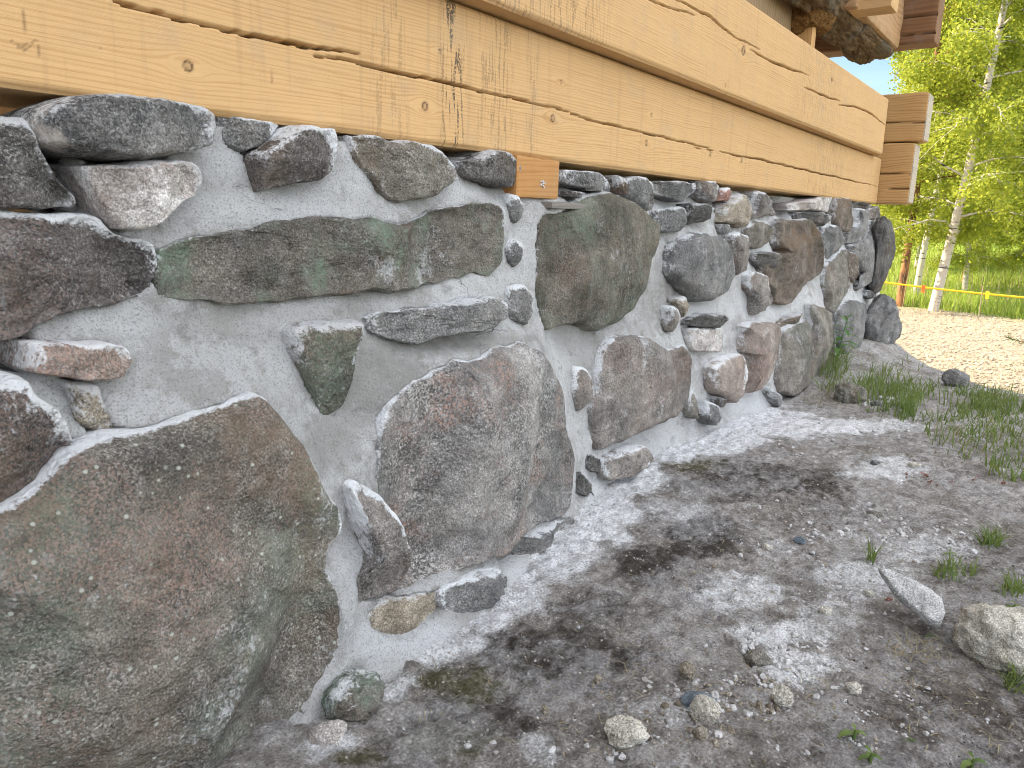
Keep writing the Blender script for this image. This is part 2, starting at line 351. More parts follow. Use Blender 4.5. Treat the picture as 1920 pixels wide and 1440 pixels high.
xs = axis([(-160, -4, 30, 3), (-4, .2, .6, .03), (.2, 1.6, .006, .006), (1.6, 4.6, .008, .02), (4.6, 14, .05, .1), (14, 60, .3, 4), (60, 420, 10, 60)])
ys = axis([(-260, -6, 60, 2), (-6, -1., .3, .05), (-1., .95, .009, .006), (.95, 6, .06, .3), (6, 60, 1, 8), (60, 300, 20, 60)])
GX, GY = np.meshgrid(xs, ys, indexing='ij'); GZ = ground_z(GX, GY)
def blobs(X, Y, lst):
    r = np.zeros(X.shape)
    P = np.stack([X, Y, 0*X], -1); wob = fbm(P, 14, 3)*.35
    for (px, py, rx, ry, s) in lst:
        c = np.array(on_ground(px, py)); a = np.array(on_ground(px+rx, py))-c; b = np.array(on_ground(px, py+ry))-c
        Mi = np.linalg.inv(np.stack([a, b], 1)); u = Mi[0, 0]*(X-c[0])+Mi[0, 1]*(Y-c[1]); v = Mi[1, 0]*(X-c[0])+Mi[1, 1]*(Y-c[1])
        d = np.sqrt(u*u+v*v)+wob
        r = np.maximum(r, s*(1-sstep(.35, 1.25, d)))
    return r
B_MOSS = [(1430, 905, 175, 42, .8), (1320, 1010, 80, 48, 1.), (1215, 1065, 70, 45, .9), (1560, 950, 70, 45, .6), (1040, 1230, 200, 80, .85), (1110, 1140, 90, 40, .7),
          (900, 1330, 160, 80, .8), (760, 1400, 90, 60, .6), (1300, 1130, 120, 40, .45), (1790, 1160, 90, 60, .5)]
B_GREEN = [(1290, 870, 110, 28, .7), (880, 1280, 120, 55, .9), (1200, 930, 60, 25, .5), (850, 1390, 140, 50, .8), (670, 1420, 70, 30, .9), (1170, 1000, 50, 40, .4), (1600, 850, 60, 14, .5), (1150, 1180, 80, 40, .3)]
B_LIME = [(1120, 960, 95, 80, 1.2), (1190, 890, 70, 45, 1.1), (1330, 830, 110, 30, 1.1), (1050, 1040, 90, 60, .95), (980, 1110, 70, 50, .8), (1400, 790, 160, 44, 1.2), (1560, 800, 150, 22, .85), (1660, 880, 90, 30, .65), (1250, 850, 80, 30, .9),
          (790, 1205, 120, 40, 1.1), (900, 1150, 80, 40, .9), (730, 1280, 60, 60, .55), (620, 1390, 60, 40, .7), (1450, 1195, 120, 36, .85), (1500, 1260, 90, 50, .75), (1620, 1080, 120, 50, .6), (1270, 960, 90, 30, .45),
          (1400, 1120, 120, 50, .6), (1750, 1030, 120, 40, .5), (1230, 1350, 110, 60, .4), (1560, 1150, 80, 40, .5), (1000, 1400, 60, 40, .5), (1850, 780, 90, 20, .3), (1680, 800, 80, 20, .5), (1450, 1030, 60, 40, .3)]
B_RED = [(1830, 905, 60, 6, .45), (1720, 890, 30, 8, .6), (1790, 930, 60, 12, .5), (1600, 870, 14, 5, .5), (1620, 1230, 30, 20, .3)]
B_DARK = [(1830, 1380, 330, 160, 1.), (1700, 1200, 120, 90, .7), (1880, 1080, 160, 90, .6), (1600, 1330, 150, 80, .3)]
near = (GX > .2) & (GX < 5) & (GY > -1.2) & (GY < .95)
att = {}
for k, B in (('moss', [(a, b, c*1.25, d*1.3, e*1.1) for a, b, c, d, e in B_MOSS]), ('green', B_GREEN), ('lime', B_LIME), ('red', B_RED), ('dark', B_DARK)):
    a = np.zeros(GX.shape); a[near] = blobs(GX[near], GY[near], B); att[k] = a
cr_ = crest(GX, GY)
att['grassy'] = np.clip(sstep(10.9, 11.9, GX+.55*(1.2-GY)+.25*fbm(np.stack([GX, GY, 0*GX], -1), 1.3, 3)) + 0*GX, 0, 1)
att['gravel'] = sstep(.35, .8, cr_)
detail = np.zeros(GX.shape); Pn = np.stack([GX, GY, 0*GX], -1)[near]
detail[near] = .0062*fbm(Pn, 34, 4)+.004*np.clip(fbm(Pn+5, 22, 3, True)-.3, 0, 2)
GZ = GZ+detail+.006*att['moss']*(fbm(np.stack([GX, GY, 0*GX], -1), 60, 3)+.3)*near
# earth piled up along the foot of the wall and over the far slope
GZ = GZ+.05*sstep(2.9, 3.7, GX)*sstep(.45, .75, GY)*(1-sstep(4.2, 4.7, GX))*near
def ground_mat():
    n = NB('trampled_earth', .95)
    c = n.ramp(n.noise(9, 9, .72), [(.3, (.15, .133, .118)), (.5, (.31, .283, .258)), (.7, (.48, .45, .42))])
    c = n.mix(n.math('MULTIPLY', n.attr('dark'), .8), c, n.mix(n.rng(n.noise(60, 7, .75), .38, .62), (.045, .034, .026), (.155, .125, .10)))
    mf = n.rng(n.math('ADD', n.attr('moss'), n.math('MULTIPLY', n.math('SUBTRACT', n.noise(50, 9, .82), .5), 2.3)), .3, 1.05, 0, .92)
    c = n.mix(mf, c, n.mix(n.noise(200, 4), (.02, .017, .014), (.085, .068, .052)))
    gf = n.rng(n.math('ADD', n.attr('green'), n.math('MULTIPLY', n.math('SUBTRACT', n.noise(45, 7, .75), .5), 1.6)), .38, .8, 0, .8)
    c = n.mix(gf, c, n.mix(n.noise(160, 4), (.045, .045, .015), (.15, .135, .05)))
    c = n.mix(n.math('MULTIPLY', n.rng(n.noise(6, 9, .78), .42, .58), .5), c, (.50, .495, .50))
    rf = n.rng(n.math('ADD', n.attr('red'), n.math('MULTIPLY', n.math('SUBTRACT', n.noise(50, 6, .75), .5), 1.8)), .55, .9, 0, .8); c = n.mix(rf, c, (.36, .13, .075))
    lf = n.math('ADD', n.attr('lime'), n.math('MULTIPLY', n.math('SUBTRACT', n.noise(20, 9, .75), .5), 1.5))
    lf = n.math('ADD', lf, n.math('MULTIPLY', n.math('SUBTRACT', n.noise(220, 4, .7), .5), .9)); c = n.mix(n.rng(lf, .15, .8, 0, .97), c, (.82, .83, .85))
    sp = n.voro(130); sr = n.sep(n.voro(130, 'Color'))
    c = n.mix(n.math('MULTIPLY', n.rng(sp, .18, .34, 1, 0), n.rng(sr[0], .72, .76)), c, (.50, .48, .44))
    c = n.mix(1.0, c, n.ramp(n.noise(260, 5, .8), [(.3, (.35, .34, .33)), (.5, (1, 1, 1)), (.68, (1.7, 1.7, 1.7))]), 'MULTIPLY')
    c = n.mix(.8, c, n.ramp(n.noise(48, 7, .75), [(.32, (.5, .48, .46)), (.5, (1, 1, 1)), (.66, (1.4, 1.4, 1.4))]), 'MULTIPLY')
    far = n.math('MULTIPLY', n.attr('gravel'), 1.0)
    gv = n.mix(n.rng(n.noise(26, 8, .8), .4, .62), (.26, .215, .16), (.46, .39, .295)); gv = n.mix(n.rng(n.noise(.6, 3), .42, .58, 0, .35), gv, (.23, .20, .165))
    c = n.mix(far, c, gv)
    gr = n.mix(n.rng(n.noise(.5, 6, .7), .4, .62), (.17, .27, .04), (.30, .38, .06)); gr = n.mix(n.rng(n.noise(20, 6), .5, .7, 0, .6), gr, (.10, .15, .03))
    c = n.mix(n.attr('grassy'), c, gr)
    n.bump(n.math('ADD', n.noise(110, 9, .85), n.math('MULTIPLY', n.rng(sp, 0, .4, 1, 0), .35)), 1., .011)
    return n.done(c)
ground = mesh_obj('ground', np.stack([GX, GY, GZ], -1).reshape(-1, 3), grid_faces(*GX.shape), ground_mat(), attrs={k: v.ravel() for k, v in att.items()})
tag(ground, 'trampled grey brown earth dusted with white lime, gravel and meadow beyond', 'ground', kind='structure')

# ------------------------------------------------------------------ stone wall
def base_y(X):
    return np.interp(X, [0, .5, .85, 1.25, 1.45, 1.9, 2.25, 2.6, 2.9, 4.2, 4.6], [.66, .67, .68, .76, .80, .81, .79, .75, .74, .72, .72])
def wall_y(X, Z):
    t = np.clip(Z/.7, -.1, 1); b = base_y(X)
    return b+(.852-b)*np.clip(t, 0, 1)**.8+np.minimum(t, 0)*.1
def to_wall(px, py, off=0.):
    y = .8
    for _ in range(12):
        x, z = on_wall(px, py, y); y = .5*y+.5*(float(wall_y(x, z))+off)
    x, z = on_wall(px, py, y); return x, y, z
def zc(lst, x0, y0, s): return [(x0+a*s, y0+b*s) for a, b in lst]
def C(*l): return zc(l, 1120, 280, 580/1920)
def Gz(*l): return zc(l, 1000, 560, 1/3)
S = []   # (points, thickness, angularity, material, label, extra offset)
def st(pts, T, ang, mat, label=None, off=0., rough=1., res=1.):
    S.append(dict(pts=pts, T=T, ang=ang, mat=mat, label=label, off=off, rough=rough, res=res))
st([(-120, 398), (0, 397), (175, 398), (215, 437), (285, 455), (300, 500), (285, 553), (180, 572), (95, 592), (50, 632), (0, 638), (-120, 645)], .03, .6, 'darkbrown', 'dark purple brown boulder streaked with lime')
st([(283, 520), (287, 470), (330, 452), (430, 435), (515, 410), (600, 402), (673, 397), (747, 410), (800, 396), (843, 387), (920, 380), (942, 397), (946, 443), (940, 493), (920, 510), (793, 540), (660, 550), (560, 562), (470, 573), (380, 568), (290, 558)], .05, .5, 'greenslab', 'long flat slab with green lichen')
st([(452, 297), (500, 262), (520, 243), (545, 235), (590, 240), (625, 243), (632, 265), (630, 300), (622, 322), (583, 342), (540, 347), (513, 352), (480, 363), (465, 335)], .05, 1., 'darkbrown', 'brown rock with a broken dark facet')
st([(400, 205), (440, 222), (530, 234), (505, 262), (455, 292), (430, 280), (405, 262)], .02, .6, 'grey', None, .005)
st([(640, 255), (690, 258), (793, 272), (827, 293), (843, 317), (857, 340), (810, 367), (747, 382), (720, 375), (700, 350), (680, 320), (655, 290)], .045, .6, 'greytan', 'brown grey rock smeared with lime')
st([(873, 300), (900, 283), (923, 281), (950, 290), (973, 308), (978, 330), (960, 352), (937, 356), (910, 347), (862, 328), (845, 305)], .04, .5, 'dark', 'dark rounded rock beside wooden block')
st([(940, 363), (960, 363), (982, 390), (977, 410), (963, 422), (947, 407), (942, 385)], .02, .8, 'grey')
st([(940, 460), (953, 445), (970, 450), (977, 473), (967, 503), (947, 490)], .015, .8, 'grey')
st([(682, 597), (727, 583), (793, 573), (860, 560), (923, 553), (947, 567), (947, 590), (917, 613), (853, 622), (797, 630), (777, 644), (747, 635), (703, 623), (688, 613)], .055, .5, 'grey', 'thin grey slab jutting from the mortar', -.01)
st([(938, 537), (973, 528), (990, 553), (993, 577), (988, 610), (960, 600), (947, 583), (940, 565)], .03, .6, 'grey')
st([(520, 622), (545, 605), (600, 598), (668, 592), (665, 640), (655, 690), (648, 755), (625, 775), (600, 772), (565, 720), (540, 665)], .045, .5, 'greenround', 'wedge stone tapering downward with green top')
st([(998, 430), (1012, 405), (1045, 392), (1085, 370), (1110, 360), (1150, 362), (1195, 392), (1225, 420), (1230, 455), (1215, 500), (1208, 545), (1185, 580), (1155, 605), (1125, 615), (1080, 600), (1030, 612), (1013, 590), (995, 550), (992, 500)], .085, .3, 'greenround', 'large rounded boulder with greenish left side')
st(C((320, 200), (450, 200), (620, 210), (635, 250), (580, 300), (500, 335), (420, 290), (350, 260)), .03, .8, 'grey')
st(C((600, 200), (700, 195), (760, 230), (765, 290), (710, 345), (660, 290), (630, 240)), .03, .7, 'purple')
st(C((100, 170), (125, 160), (160, 230), (165, 290), (120, 250)), .02, 1., 'brownrock')
st(C((150, 190), (260, 165), (330, 240), (365, 330), (355, 385), (260, 375), (200, 290)), .035, .8, 'grey', 'grey triangular rock under the log')
st(C((765, 240), (820, 240), (838, 290), (800, 325), (740, 320), (750, 280)), .025, 1., 'brick', 'small broken red stone')
st(C((830, 300), (900, 275), (950, 340), (975, 400), (950, 460), (890, 490), (860, 470), (750, 450), (760, 390), (800, 330)), .045, .3, 'tan', 'rounded tan rock')
st(C((960, 270), (1010, 260), (1080, 340), (1130, 410), (1050, 410), (970, 430), (985, 380)), .03, .6, 'purple')
st(C((345, 380), (540, 350), (560, 480), (500, 515), (420, 525), (370, 500)), .035, .7, 'grey', 'blue grey rock with lime crust')
st(C((540, 350), (600, 330), (740, 370), (720, 410), (640, 450), (555, 480)), .035, .7, 'dark')
st(C((755, 460), (820, 470), (800, 530), (760, 520)), .015, .7, 'grey')
st(C((440, 600), (500, 560), (600, 520), (700, 520), (780, 560), (830, 640), (850, 760), (800, 870), (700, 935), (580, 920), (500, 830), (430, 730)), .075, .2, 'grey', 'round grey granite boulder')
st(C((790, 540), (860, 500), (905, 540), (920, 650), (900, 740), (850, 800), (830, 700), (820, 620)), .04, .4, 'purple')
st(C((1100, 450), (1150, 430), (1220, 430), (1330, 450), (1390, 520), (1430, 620), (1440, 740), (1400, 790), (1300, 830), (1240, 940), (1190, 965), (1110, 950), (1090, 870), (1020, 820), (1010, 740), (1120, 640), (1090, 560)), .075, .8, 'brownrock', 'large fractured brown rock')
st(C((940, 650), (1050, 635), (1170, 640), (1180, 700), (1080, 740), (1000, 720)), .045, .8, 'dark')
st(C((905, 510), (960, 440), (1010, 440), (1090, 490), (1080, 560), (1000, 620), (930, 600)), .03, .5, 'greytan')
st(C((910, 790), (980, 740), (1030, 780), (1040, 850), (1100, 900), (1100, 950), (1050, 990), (960, 1030), (960, 900), (930, 850)), .04, .6, 'purple')
st(C((550, 1060), (640, 1015), (780, 1010), (850, 1040), (800, 1090), (700, 1100), (560, 1085)), .045, .6, 'dark', 'thin dark slab lying flat in the mortar')
st(C((460, 930), (530, 900), (545, 960), (540, 1050), (500, 980)), .02, .8, 'tan')
st(C((430, 980), (470, 960), (495, 1060), (480, 1130), (430, 1130)), .02, .8, 'greytan')
st(C((1225, 395), (1330, 390), (1470, 410), (1460, 450), (1400, 480), (1300, 450), (1215, 425)), .04, .5, 'dark')
st(C((1470, 300), (1550, 305), (1585, 350), (1595, 470), (1570, 520), (1500, 510), (1470, 430), (1455, 360)), .045, .5, 'brownrock', 'brown streaked stone under the log end')
st(C((1190, 375), (1210, 340), (1330, 310), (1400, 295), (1470, 300), (1455, 350), (1450, 390), (1300, 380)), .04, .4, 'white')
st(C((1595, 370), (1650, 370), (1690, 410), (1680, 490), (1640, 560), (1580, 590), (1545, 580), (1560, 525), (1600, 480)), .04, .3, 'grey', 'pale rounded stone near the corner')
st(C((1690, 440), (1740, 450), (1770, 560), (1790, 680), (1760, 760), (1700, 810), (1640, 875), (1600, 850), (1640, 800), (1610, 680), (1560, 620), (1600, 590), (1660, 530)), .05, .3, 'grey', 'large grey corner stone')
st(C((1400, 480), (1480, 470), (1530, 530), (1540, 580), (1440, 690), (1400, 560)), .03, .5, 'grey')
st(C((1540, 610), (1590, 640), (1630, 720), (1650, 800), (1600, 830), (1540, 770), (1530, 680)), .035, .8, 'brownrock')
st(C((1430, 700), (1530, 600), (1540, 760), (1600, 840), (1560, 900), (1510, 960), (1470, 1030), (1440, 1000), (1420, 880), (1400, 790)), .04, .5, 'greytan')
st(C((1580, 330), (1660, 330), (1710, 350), (1680, 380), (1600, 365)), .02, .6, 'dark')
st(C((1680, 380), (1750, 350), (1770, 440), (1690, 430)), .02, .6, 'purple')
st(C((1665, 880), (1720, 860), (1730, 910), (1690, 930)), .02, .6, 'grey')
st(C((1530, 940), (1590, 920), (1670, 960), (1700, 1050), (1700, 1160), (1640, 1240), (1560, 1310), (1500, 1200), (1470, 1080), (1480, 990)), .05, .3, 'grey', 'whitish rounded stone low near the corner')
st(Gz((1540, 40), (1600, 20), (1670, 70), (1690, 150), (1720, 280), (1690, 400), (1640, 490), (1560, 500), (1570, 350), (1560, 180)), .04, .4, 'greytan', 'tall tan grey stone')
st(Gz((1385, 200), (1450, 130), (1520, 110), (1560, 180), (1575, 350), (1560, 490), (1470, 540), (1400, 520), (1370, 440), (1385, 320)), .055, .4, 'greytan', 'mottled tan and white stone at ground level')
st(Gz((1380, 150), (1440, 90), (1520, 65), (1500, 110), (1430, 150), (1385, 190)), .03, .7, 'brownrock')
st(Gz((1160, 150), (1220, 120), (1320, 110), (1370, 140), (1380, 300), (1360, 420), (1300, 490), (1210, 530), (1215, 420), (1200, 310), (1160, 290)), .055, .3, 'pink', 'dusty pink rounded stone')
st(Gz((970, 400), (1050, 320), (1150, 300), (1200, 320), (1225, 420), (1205, 540), (1130, 580), (1050, 545), (1000, 510)), .05, .3, 'pink', 'low mauve stone with pale lower half')
st(Gz((340, 420), (360, 290), (430, 210), (560, 190), (650, 220), (740, 260), (830, 250), (890, 300), (895, 420), (870, 540), (790, 650), (700, 690), (600, 720), (480, 790), (370, 825), (330, 760), (300, 620), (340, 530)), .085, .3, 'purple', 'broad two lobed granite boulder with tan patch')
st(Gz((960, 560), (1010, 570), (1070, 670), (1030, 710), (980, 700), (955, 640)), .03, 1., 'grey', 'small grey shard set upright near the ground', -.01)
st(Gz((850, 530), (885, 480), (900, 580), (950, 660), (900, 675), (860, 640)), .02, .6, 'greytan')
st(Gz((1010, 540), (1085, 560), (1060, 610), (1030, 590)), .02, .6, 'dark')
st(Gz((1310, 490), (1390, 540), (1390, 600), (1360, 600), (1310, 520)), .02, .6, 'grey')
st(Gz((400, 970), (430, 900), (520, 840), (620, 800), (700, 880), (640, 950), (540, 990), (430, 1025)), .03, .5, 'purple', 'low purple grey slab at the foot of the wall', -.02)
st(Gz((280, 850), (340, 870), (390, 900), (385, 970), (320, 970), (290, 940)), .02, 1., 'dark')
st(Gz((210, 1000), (250, 940), (300, 1000), (350, 1090), (290, 1110), (225, 1080)), .025, 1., 'dark')
st(Gz((220, 380), (280, 370), (330, 450), (320, 560), (260, 640), (215, 560), (205, 450)), .012, .5, 'purple')
st(Gz((870, 165), (975, 160), (1080, 165), (1080, 230), (1078, 295), (990, 290), (900, 292), (875, 230)), .012, .5, 'white')
st([(700, 905), (703, 853), (703, 793), (720, 760), (767, 707), (820, 673), (837, 655), (880, 662), (920, 645), (960, 635), (1000, 643), (1020, 677), (1047, 727), (1057, 793), (1075, 850), (1070, 950), (1027, 977), (960, 1020), (920, 1043), (827, 1087), (745, 1112), (690, 1120), (700, 1050), (715, 970)], .095, .55, 'granite', 'big speckled pink and grey granite boulder', -.01)
st([(637, 905), (665, 890), (700, 912), (735, 945), (752, 990), (770, 1045), (755, 1100), (700, 1122), (668, 1137), (667, 1100), (690, 1045), (672, 1005), (645, 960)], .045, .8, 'purple', None, -.01)
st([(955, 1017), (1027, 977), (1070, 955), (1070, 993), (1020, 1030), (990, 1040), (953, 1060), (925, 1058)], .03, .8, 'grey', None, .0)
st([(823, 1110), (860, 1078), (927, 1050), (953, 1065), (953, 1093), (927, 1123), (877, 1147), (847, 1150), (823, 1133)], .035, .7, 'grey', None, -.0)
st([(668, 1135), (727, 1110), (820, 1095), (825, 1133), (793, 1167), (760, 1187), (737, 1192), (703, 1183), (672, 1170)], .02, .4, 'tan', None, .02)
st([(480, 722), (515, 760), (545, 800), (575, 850), (600, 890), (625, 930), (640, 960), (637, 985), (620, 1010), (618, 1045), (640, 1090), (663, 1140), (667, 1180), (655, 1225), (630, 1280), (590, 1340), (540, 1420), (480, 1500), (300, 1620), (0, 1700), (-250, 1600), (-250, 1100), (-120, 980), (0, 935), (60, 898), (130, 850), (230, 800), (310, 765), (400, 735)], .07, .55, 'giant', 'giant brown slab with green lichen, lowest at left', -.01)
st([(-200, 720), (0, 695), (40, 698), (60, 735), (100, 760), (130, 800), (150, 835), (125, 870), (60, 905), (0, 945), (-200, 1040)], .05, .5, 'darkbrown', 'sloping purple stone washed with lime')
st([(43, 640), (90, 637), (183, 638), (233, 643), (253, 670), (233, 703), (183, 710), (143, 710), (83, 703), (47, 697), (50, 667)], .035, .8, 'pink', 'thin rough pinkish ledge stone', -.01)
st([(103, 710), (180, 713), (183, 740), (207, 780), (220, 797), (187, 812), (130, 790), (123, 753)], .02, .5, 'tan', 'tan pebbly mortar chunk')
# dry stones (loose, not held by mortar)
LOOSE = []
def ls(pts, T, ang, mat, name, label, cat, off=0., rough=1., back=.12): LOOSE.append(dict(pts=pts, T=T, ang=ang, mat=mat, name=name, label=label, cat=cat, off=off, rough=rough, back=back, res=1.))
ls([(40, 243), (50, 223), (80, 198), (123, 184), (200, 178), (300, 188), (373, 199), (400, 217), (405, 243), (393, 273), (350, 292), (283, 302), (207, 303), (150, 298), (110, 287), (60, 272), (42, 255)], .06, .4, 'slab', 'flat_stone', 'long dark slab with a pale crust, wedged under the log at upper left', 'stone', -.02)
ls([(133, 313), (233, 305), (343, 298), (370, 317), (380, 337), (367, 367), (327, 387), (273, 433), (213, 433), (187, 407), (157, 360), (137, 323)], .05, .7, 'white', 'quartz_stone', 'white and pink wedge of quartz beneath the long dark slab', 'stone', -.01)
ls([(-120, 215), (0, 217), (33, 223), (60, 280), (113, 340), (155, 387), (67, 394), (0, 396), (-120, 398)], .04, .7, 'dark', 'rough_stone', 'dark rough rock at the far left edge beside a black gap', 'stone', .0)
ls([(1053, 327), (1060, 318), (1107, 322), (1140, 333), (1150, 350), (1151, 362), (1107, 358), (1080, 350), (1053, 340)], .03, .8, 'grey', 'flat_stone', 'small grey and white slab on top of the rounded boulder, right of the wooden block', 'stone', -.01, back=.08)
ls([(1052, 357), (1080, 360), (1102, 362), (1100, 368), (1075, 371), (1052, 369)], .015, .8, 'dark', 'slate_flake', 'thin black slate flake under the small grey slab', 'stone', -.005, back=.05)

def resample(P, step, it=2):
    P = np.asarray(P, float)
    for _ in range(it):
        Q = np.roll(P, -1, 0); A = P*.87+Q*.13; B = P*.13+Q*.87; P = np.stack([A, B], 1).reshape(-1, P.shape[1])
    d = np.linalg.norm(np.roll(P, -1, 0)-P, axis=1); cs = np.concatenate([[0], np.cumsum(d)]); L = cs[-1]
    n = int(np.clip(L/step, 24, 520)); t = np.arange(n)/n*L; PP = np.vstack([P, P[:1]])
    return np.stack([np.interp(t, cs, PP[:, k]) for k in range(P.shape[1])], 1), L
def build_stone(s, name, parent, seed, back=.10):
    r = np.random.default_rng(seed)
    W = np.array([to_wall(px, py, s['off']-.004) for px, py in s['pts']])     # x, y, z
    c0 = W.mean(0); dist = np.linalg.norm(c0-np.array([0, 0, EYE]))
    step = float(np.clip(.0036*dist*s['res'], .0032, .012))
    B, L = resample(W, step)
    # orientation counter-clockwise in (x,z)
    area = .5*np.sum(B[:, 0]*np.roll(B[:, 2], -1)-np.roll(B[:, 0], -1)*B[:, 2])
    if area < 0: B = B[::-1]
    area = abs(area); size = math.sqrt(area)
    tn = np.roll(B, -3, 0)-np.roll(B, 3, 0); nx = tn[:, 2]; nz = -tn[:, 0]; nl = np.hypot(nx, nz)+1e-9; nx /= nl; nz /= nl
    T = max(s['T'] if s['T'] < .05 else .05+(s['T']-.05)*.35, .024); c = B.mean(0)
    sh = np.minimum(T*(c0[0]/c0[1])*(.28+.30*nx), .22*(B[:, 0].max()-B[:, 0].min())); B = B.copy(); B[:, 0] -= sh; c = B.mean(0)
    # rim: the far side stands proud, the near side dives into the joint
    rimy = -T*.5*np.clip(nx, 0, 1)-T*.2*np.clip(nz, 0, 1)
    # slightly ragged rim
    nb = fbm(np.stack([B[:, 0], B[:, 2], 0*B[:, 0]+seed], 1), 1/(size*.35), 4)*size*.035*s['rough']
    B = B.copy(); B[:, 0] += nx*nb; B[:, 2] += nz*nb
    K = max(6, int(size*.55/step)); sv_ = 1-(np.arange(K+1)/K)**1.25; sv_ = sv_[:K]
    n = len(B); rows = []
    bk = [(.86, back), (.95, back*.55), (1.0, .02)]
    p = 2.2+2.2*s['ang']
    front = []
    for k, sc_ in bk:
        rows.append(np.stack([c[0]+k*(B[:, 0]-c[0]), B[:, 1]+rimy*(1 if sc_ < .03 else .3)+sc_, c[2]+k*(B[:, 2]-c[2])], 1)); front.append(np.zeros(n))
    for q in sv_:
        prof = (1-q**(p*1.5))**.5
        y = (c[1]+(B[:, 1]-c[1])*q)+rimy*q**2-T*prof
        rows.append(np.stack([c[0]+q*(B[:, 0]-c[0]), y, c[2]+q*(B[:, 2]-c[2])], 1)); front.append(np.full(n, 1.) * (.35+.65*min(1, (1-q)*8)))
    V = np.concatenate(rows+[np.array([[c[0], c[1]-T, c[2]]]), np.array([[c[0], c[1]+back+.02, c[2]]])]); fr = np.concatenate(front+[np.ones(1), np.zeros(1)])
    ringS = np.concatenate([np.ones(3*n), np.repeat(sv_, n), [0, 1]])
    # random cutting planes: broken faces
    u = (V[:, 0]-c[0])/size; v = (V[:, 2]-c[2])/size
    yl = c[1]+(0)-V[:, 1]
    s['ang'] = min(1., s['ang']+.3); npl = int(4+8*s['ang'])
    for k in range(npl):
        a = r.uniform(0, 2*math.pi); sl_ = r.uniform(.25, .9)*(.4+s['ang']*.6)
        d0 = r.uniform(.15, .5)*size*.9
        lim = T*r.uniform(.85, 1.1)-sl_*np.maximum(0, (u*math.cos(a)+v*math.sin(a))*size-d0*.6)
        lim = np.maximum(lim, yl*.2); ex = np.clip(yl-lim, 0, None)*(fr > 0)*s['ang']*(1-ringS**8*.8); yl = yl-ex*.85; V[:, 1] += ex*.85
    P3 = V*1.0+seed*3.7
    dsp = fbm(P3, .9/size, 3)*min(size*.045, .006)+fbm(P3+50, 6/size, 4)*size*.011*(.5+s['ang'])+fbm(P3+90, 60, 3)*.0012
    dsp += -np.clip(fbm(P3+20, 3.2/size, 4, True)-.9, 0, 1)*min(size*.05, .009)*s['ang']+(np.abs(perlin(P3*(2.2/size)+9))-.25)*min(size*.03, .005)*s['ang']
    V[:, 1] -= dsp*fr
    V[:, 0] += fbm(P3+31, 2/size, 3)*size*.012*fr; V[:, 2] += fbm(P3+71, 2/size, 3)*size*.012*fr
    R = 3+len(sv_)
    i, j = np.meshgrid(np.arange(R-1), np.arange(n), indexing='ij'); a = (i*n+j).ravel(); b = (i*n+(j+1) % n).ravel()
    q4 = np.stack([a, b, b+n, a+n], 1)
    last = (R-1)*n; jj = np.arange(n); t1 = np.stack([last+jj, last+(jj+1) % n, np.full(n, R*n)], 1); t2 = np.stack([(jj+1) % n, jj, np.full(n, R*n+1)], 1)
    edge_d = (1-ringS)*size*.55
    lime = (1-sstep(.0, .022 if size < .22 else .009, edge_d))*(.50+.38*np.clip((V[:, 2]-c[2])/size*2.2, -1, 1))*np.where(V[:, 0] < c[0]-.25*size, .75, 1)
    o = mesh_obj(name, V, [q4, t1, t2], M[s['mat']], parent, {'lime': lime}, loc=(0, 0, 0))
    return o, B, c, W
wall = empty('stone_wall', (2.4, .8, 0)); tag(wall, 'fieldstone foundation wall of mixed boulders set in white lime mortar under the log building', 'wall')
def add_child(o, parent):
    o.parent = parent; o.matrix_parent_inverse = Matrix.Identity(4)
    o.data.transform(Matrix.Translation(-Vector(parent.location)))
OUT = []
for i, s in enumerate(S):
    o, B, c, W = build_stone(s, 'stone', None, 11+i)
    add_child(o, wall)
    if s['label']: o['label'] = s['label']
    OUT.append((B, s, True))
for i, s in enumerate(LOOSE):
    o, B, c, W = build_stone(s, s['name'], None, 311+i, s['back'])
    b = Vector((c[0], c[1], B[:, 2].min())); o.data.transform(Matrix.Translation(-b)); o.location = b
    tag(o, s['label'], s['cat']); OUT.append((B, s, False))

# mortar: a trowelled relief that fills the joints, ledged on top of each stone and tucked in beneath the next
mx = axis([(-.3, .3, .02, .006), (.3, 1.4, .0035, .005), (1.4, 4.42, .005, .012)]); mz = np.arange(-.06, .700, .0034)
MX, MZ = np.meshgrid(mx, mz, indexing='ij')
def inpoly(P, X, Y):
    r = np.zeros(X.shape, bool); n = len(P)
    for a in range(n):
        x1, y1 = P[a]; x2, y2 = P[(a+1) % n]
        if y1 == y2: continue
        c_ = ((y1 > Y) != (y2 > Y)) & (X < (x2-x1)*(Y-y1)/(y2-y1)+x1); r ^= c_
    return r
lab = np.zeros(MX.shape, int)
for k, (B, s, mort) in enumerate(OUT):
    Bp = B[::max(1, len(B)//70)][:, [0, 2]]
    x0, x1, z0, z1 = Bp[:, 0].min(), Bp[:, 0].max(), Bp[:, 1].min(), Bp[:, 1].max()
    i0, i1 = np.searchsorted(mx, [x0, x1]); j0, j1 = np.searchsorted(mz, [z0, z1])
    if i1 <= i0 or j1 <= j0: continue
    sub = inpoly(Bp, MX[i0:i1, j0:j1], MZ[i0:i1, j0:j1]); lab[i0:i1, j0:j1][sub] = k+1
Tarr = np.array([0]+[s['T'] for _, s, _ in OUT])
inside = lab > 0
h = np.zeros(MX.shape); fixed = inside.copy()
up = np.zeros(MX.shape, int); up[:, 1:] = lab[:, :-1]       # stone just below this cell
dn = np.zeros(MX.shape, int); dn[:, :-1] = lab[:, 1:]       # stone just above this cell
lf_ = np.zeros(MX.shape, int); lf_[1:, :] = lab[:-1, :]
rt = np.zeros(MX.shape, int); rt[:-1, :] = lab[1:, :]
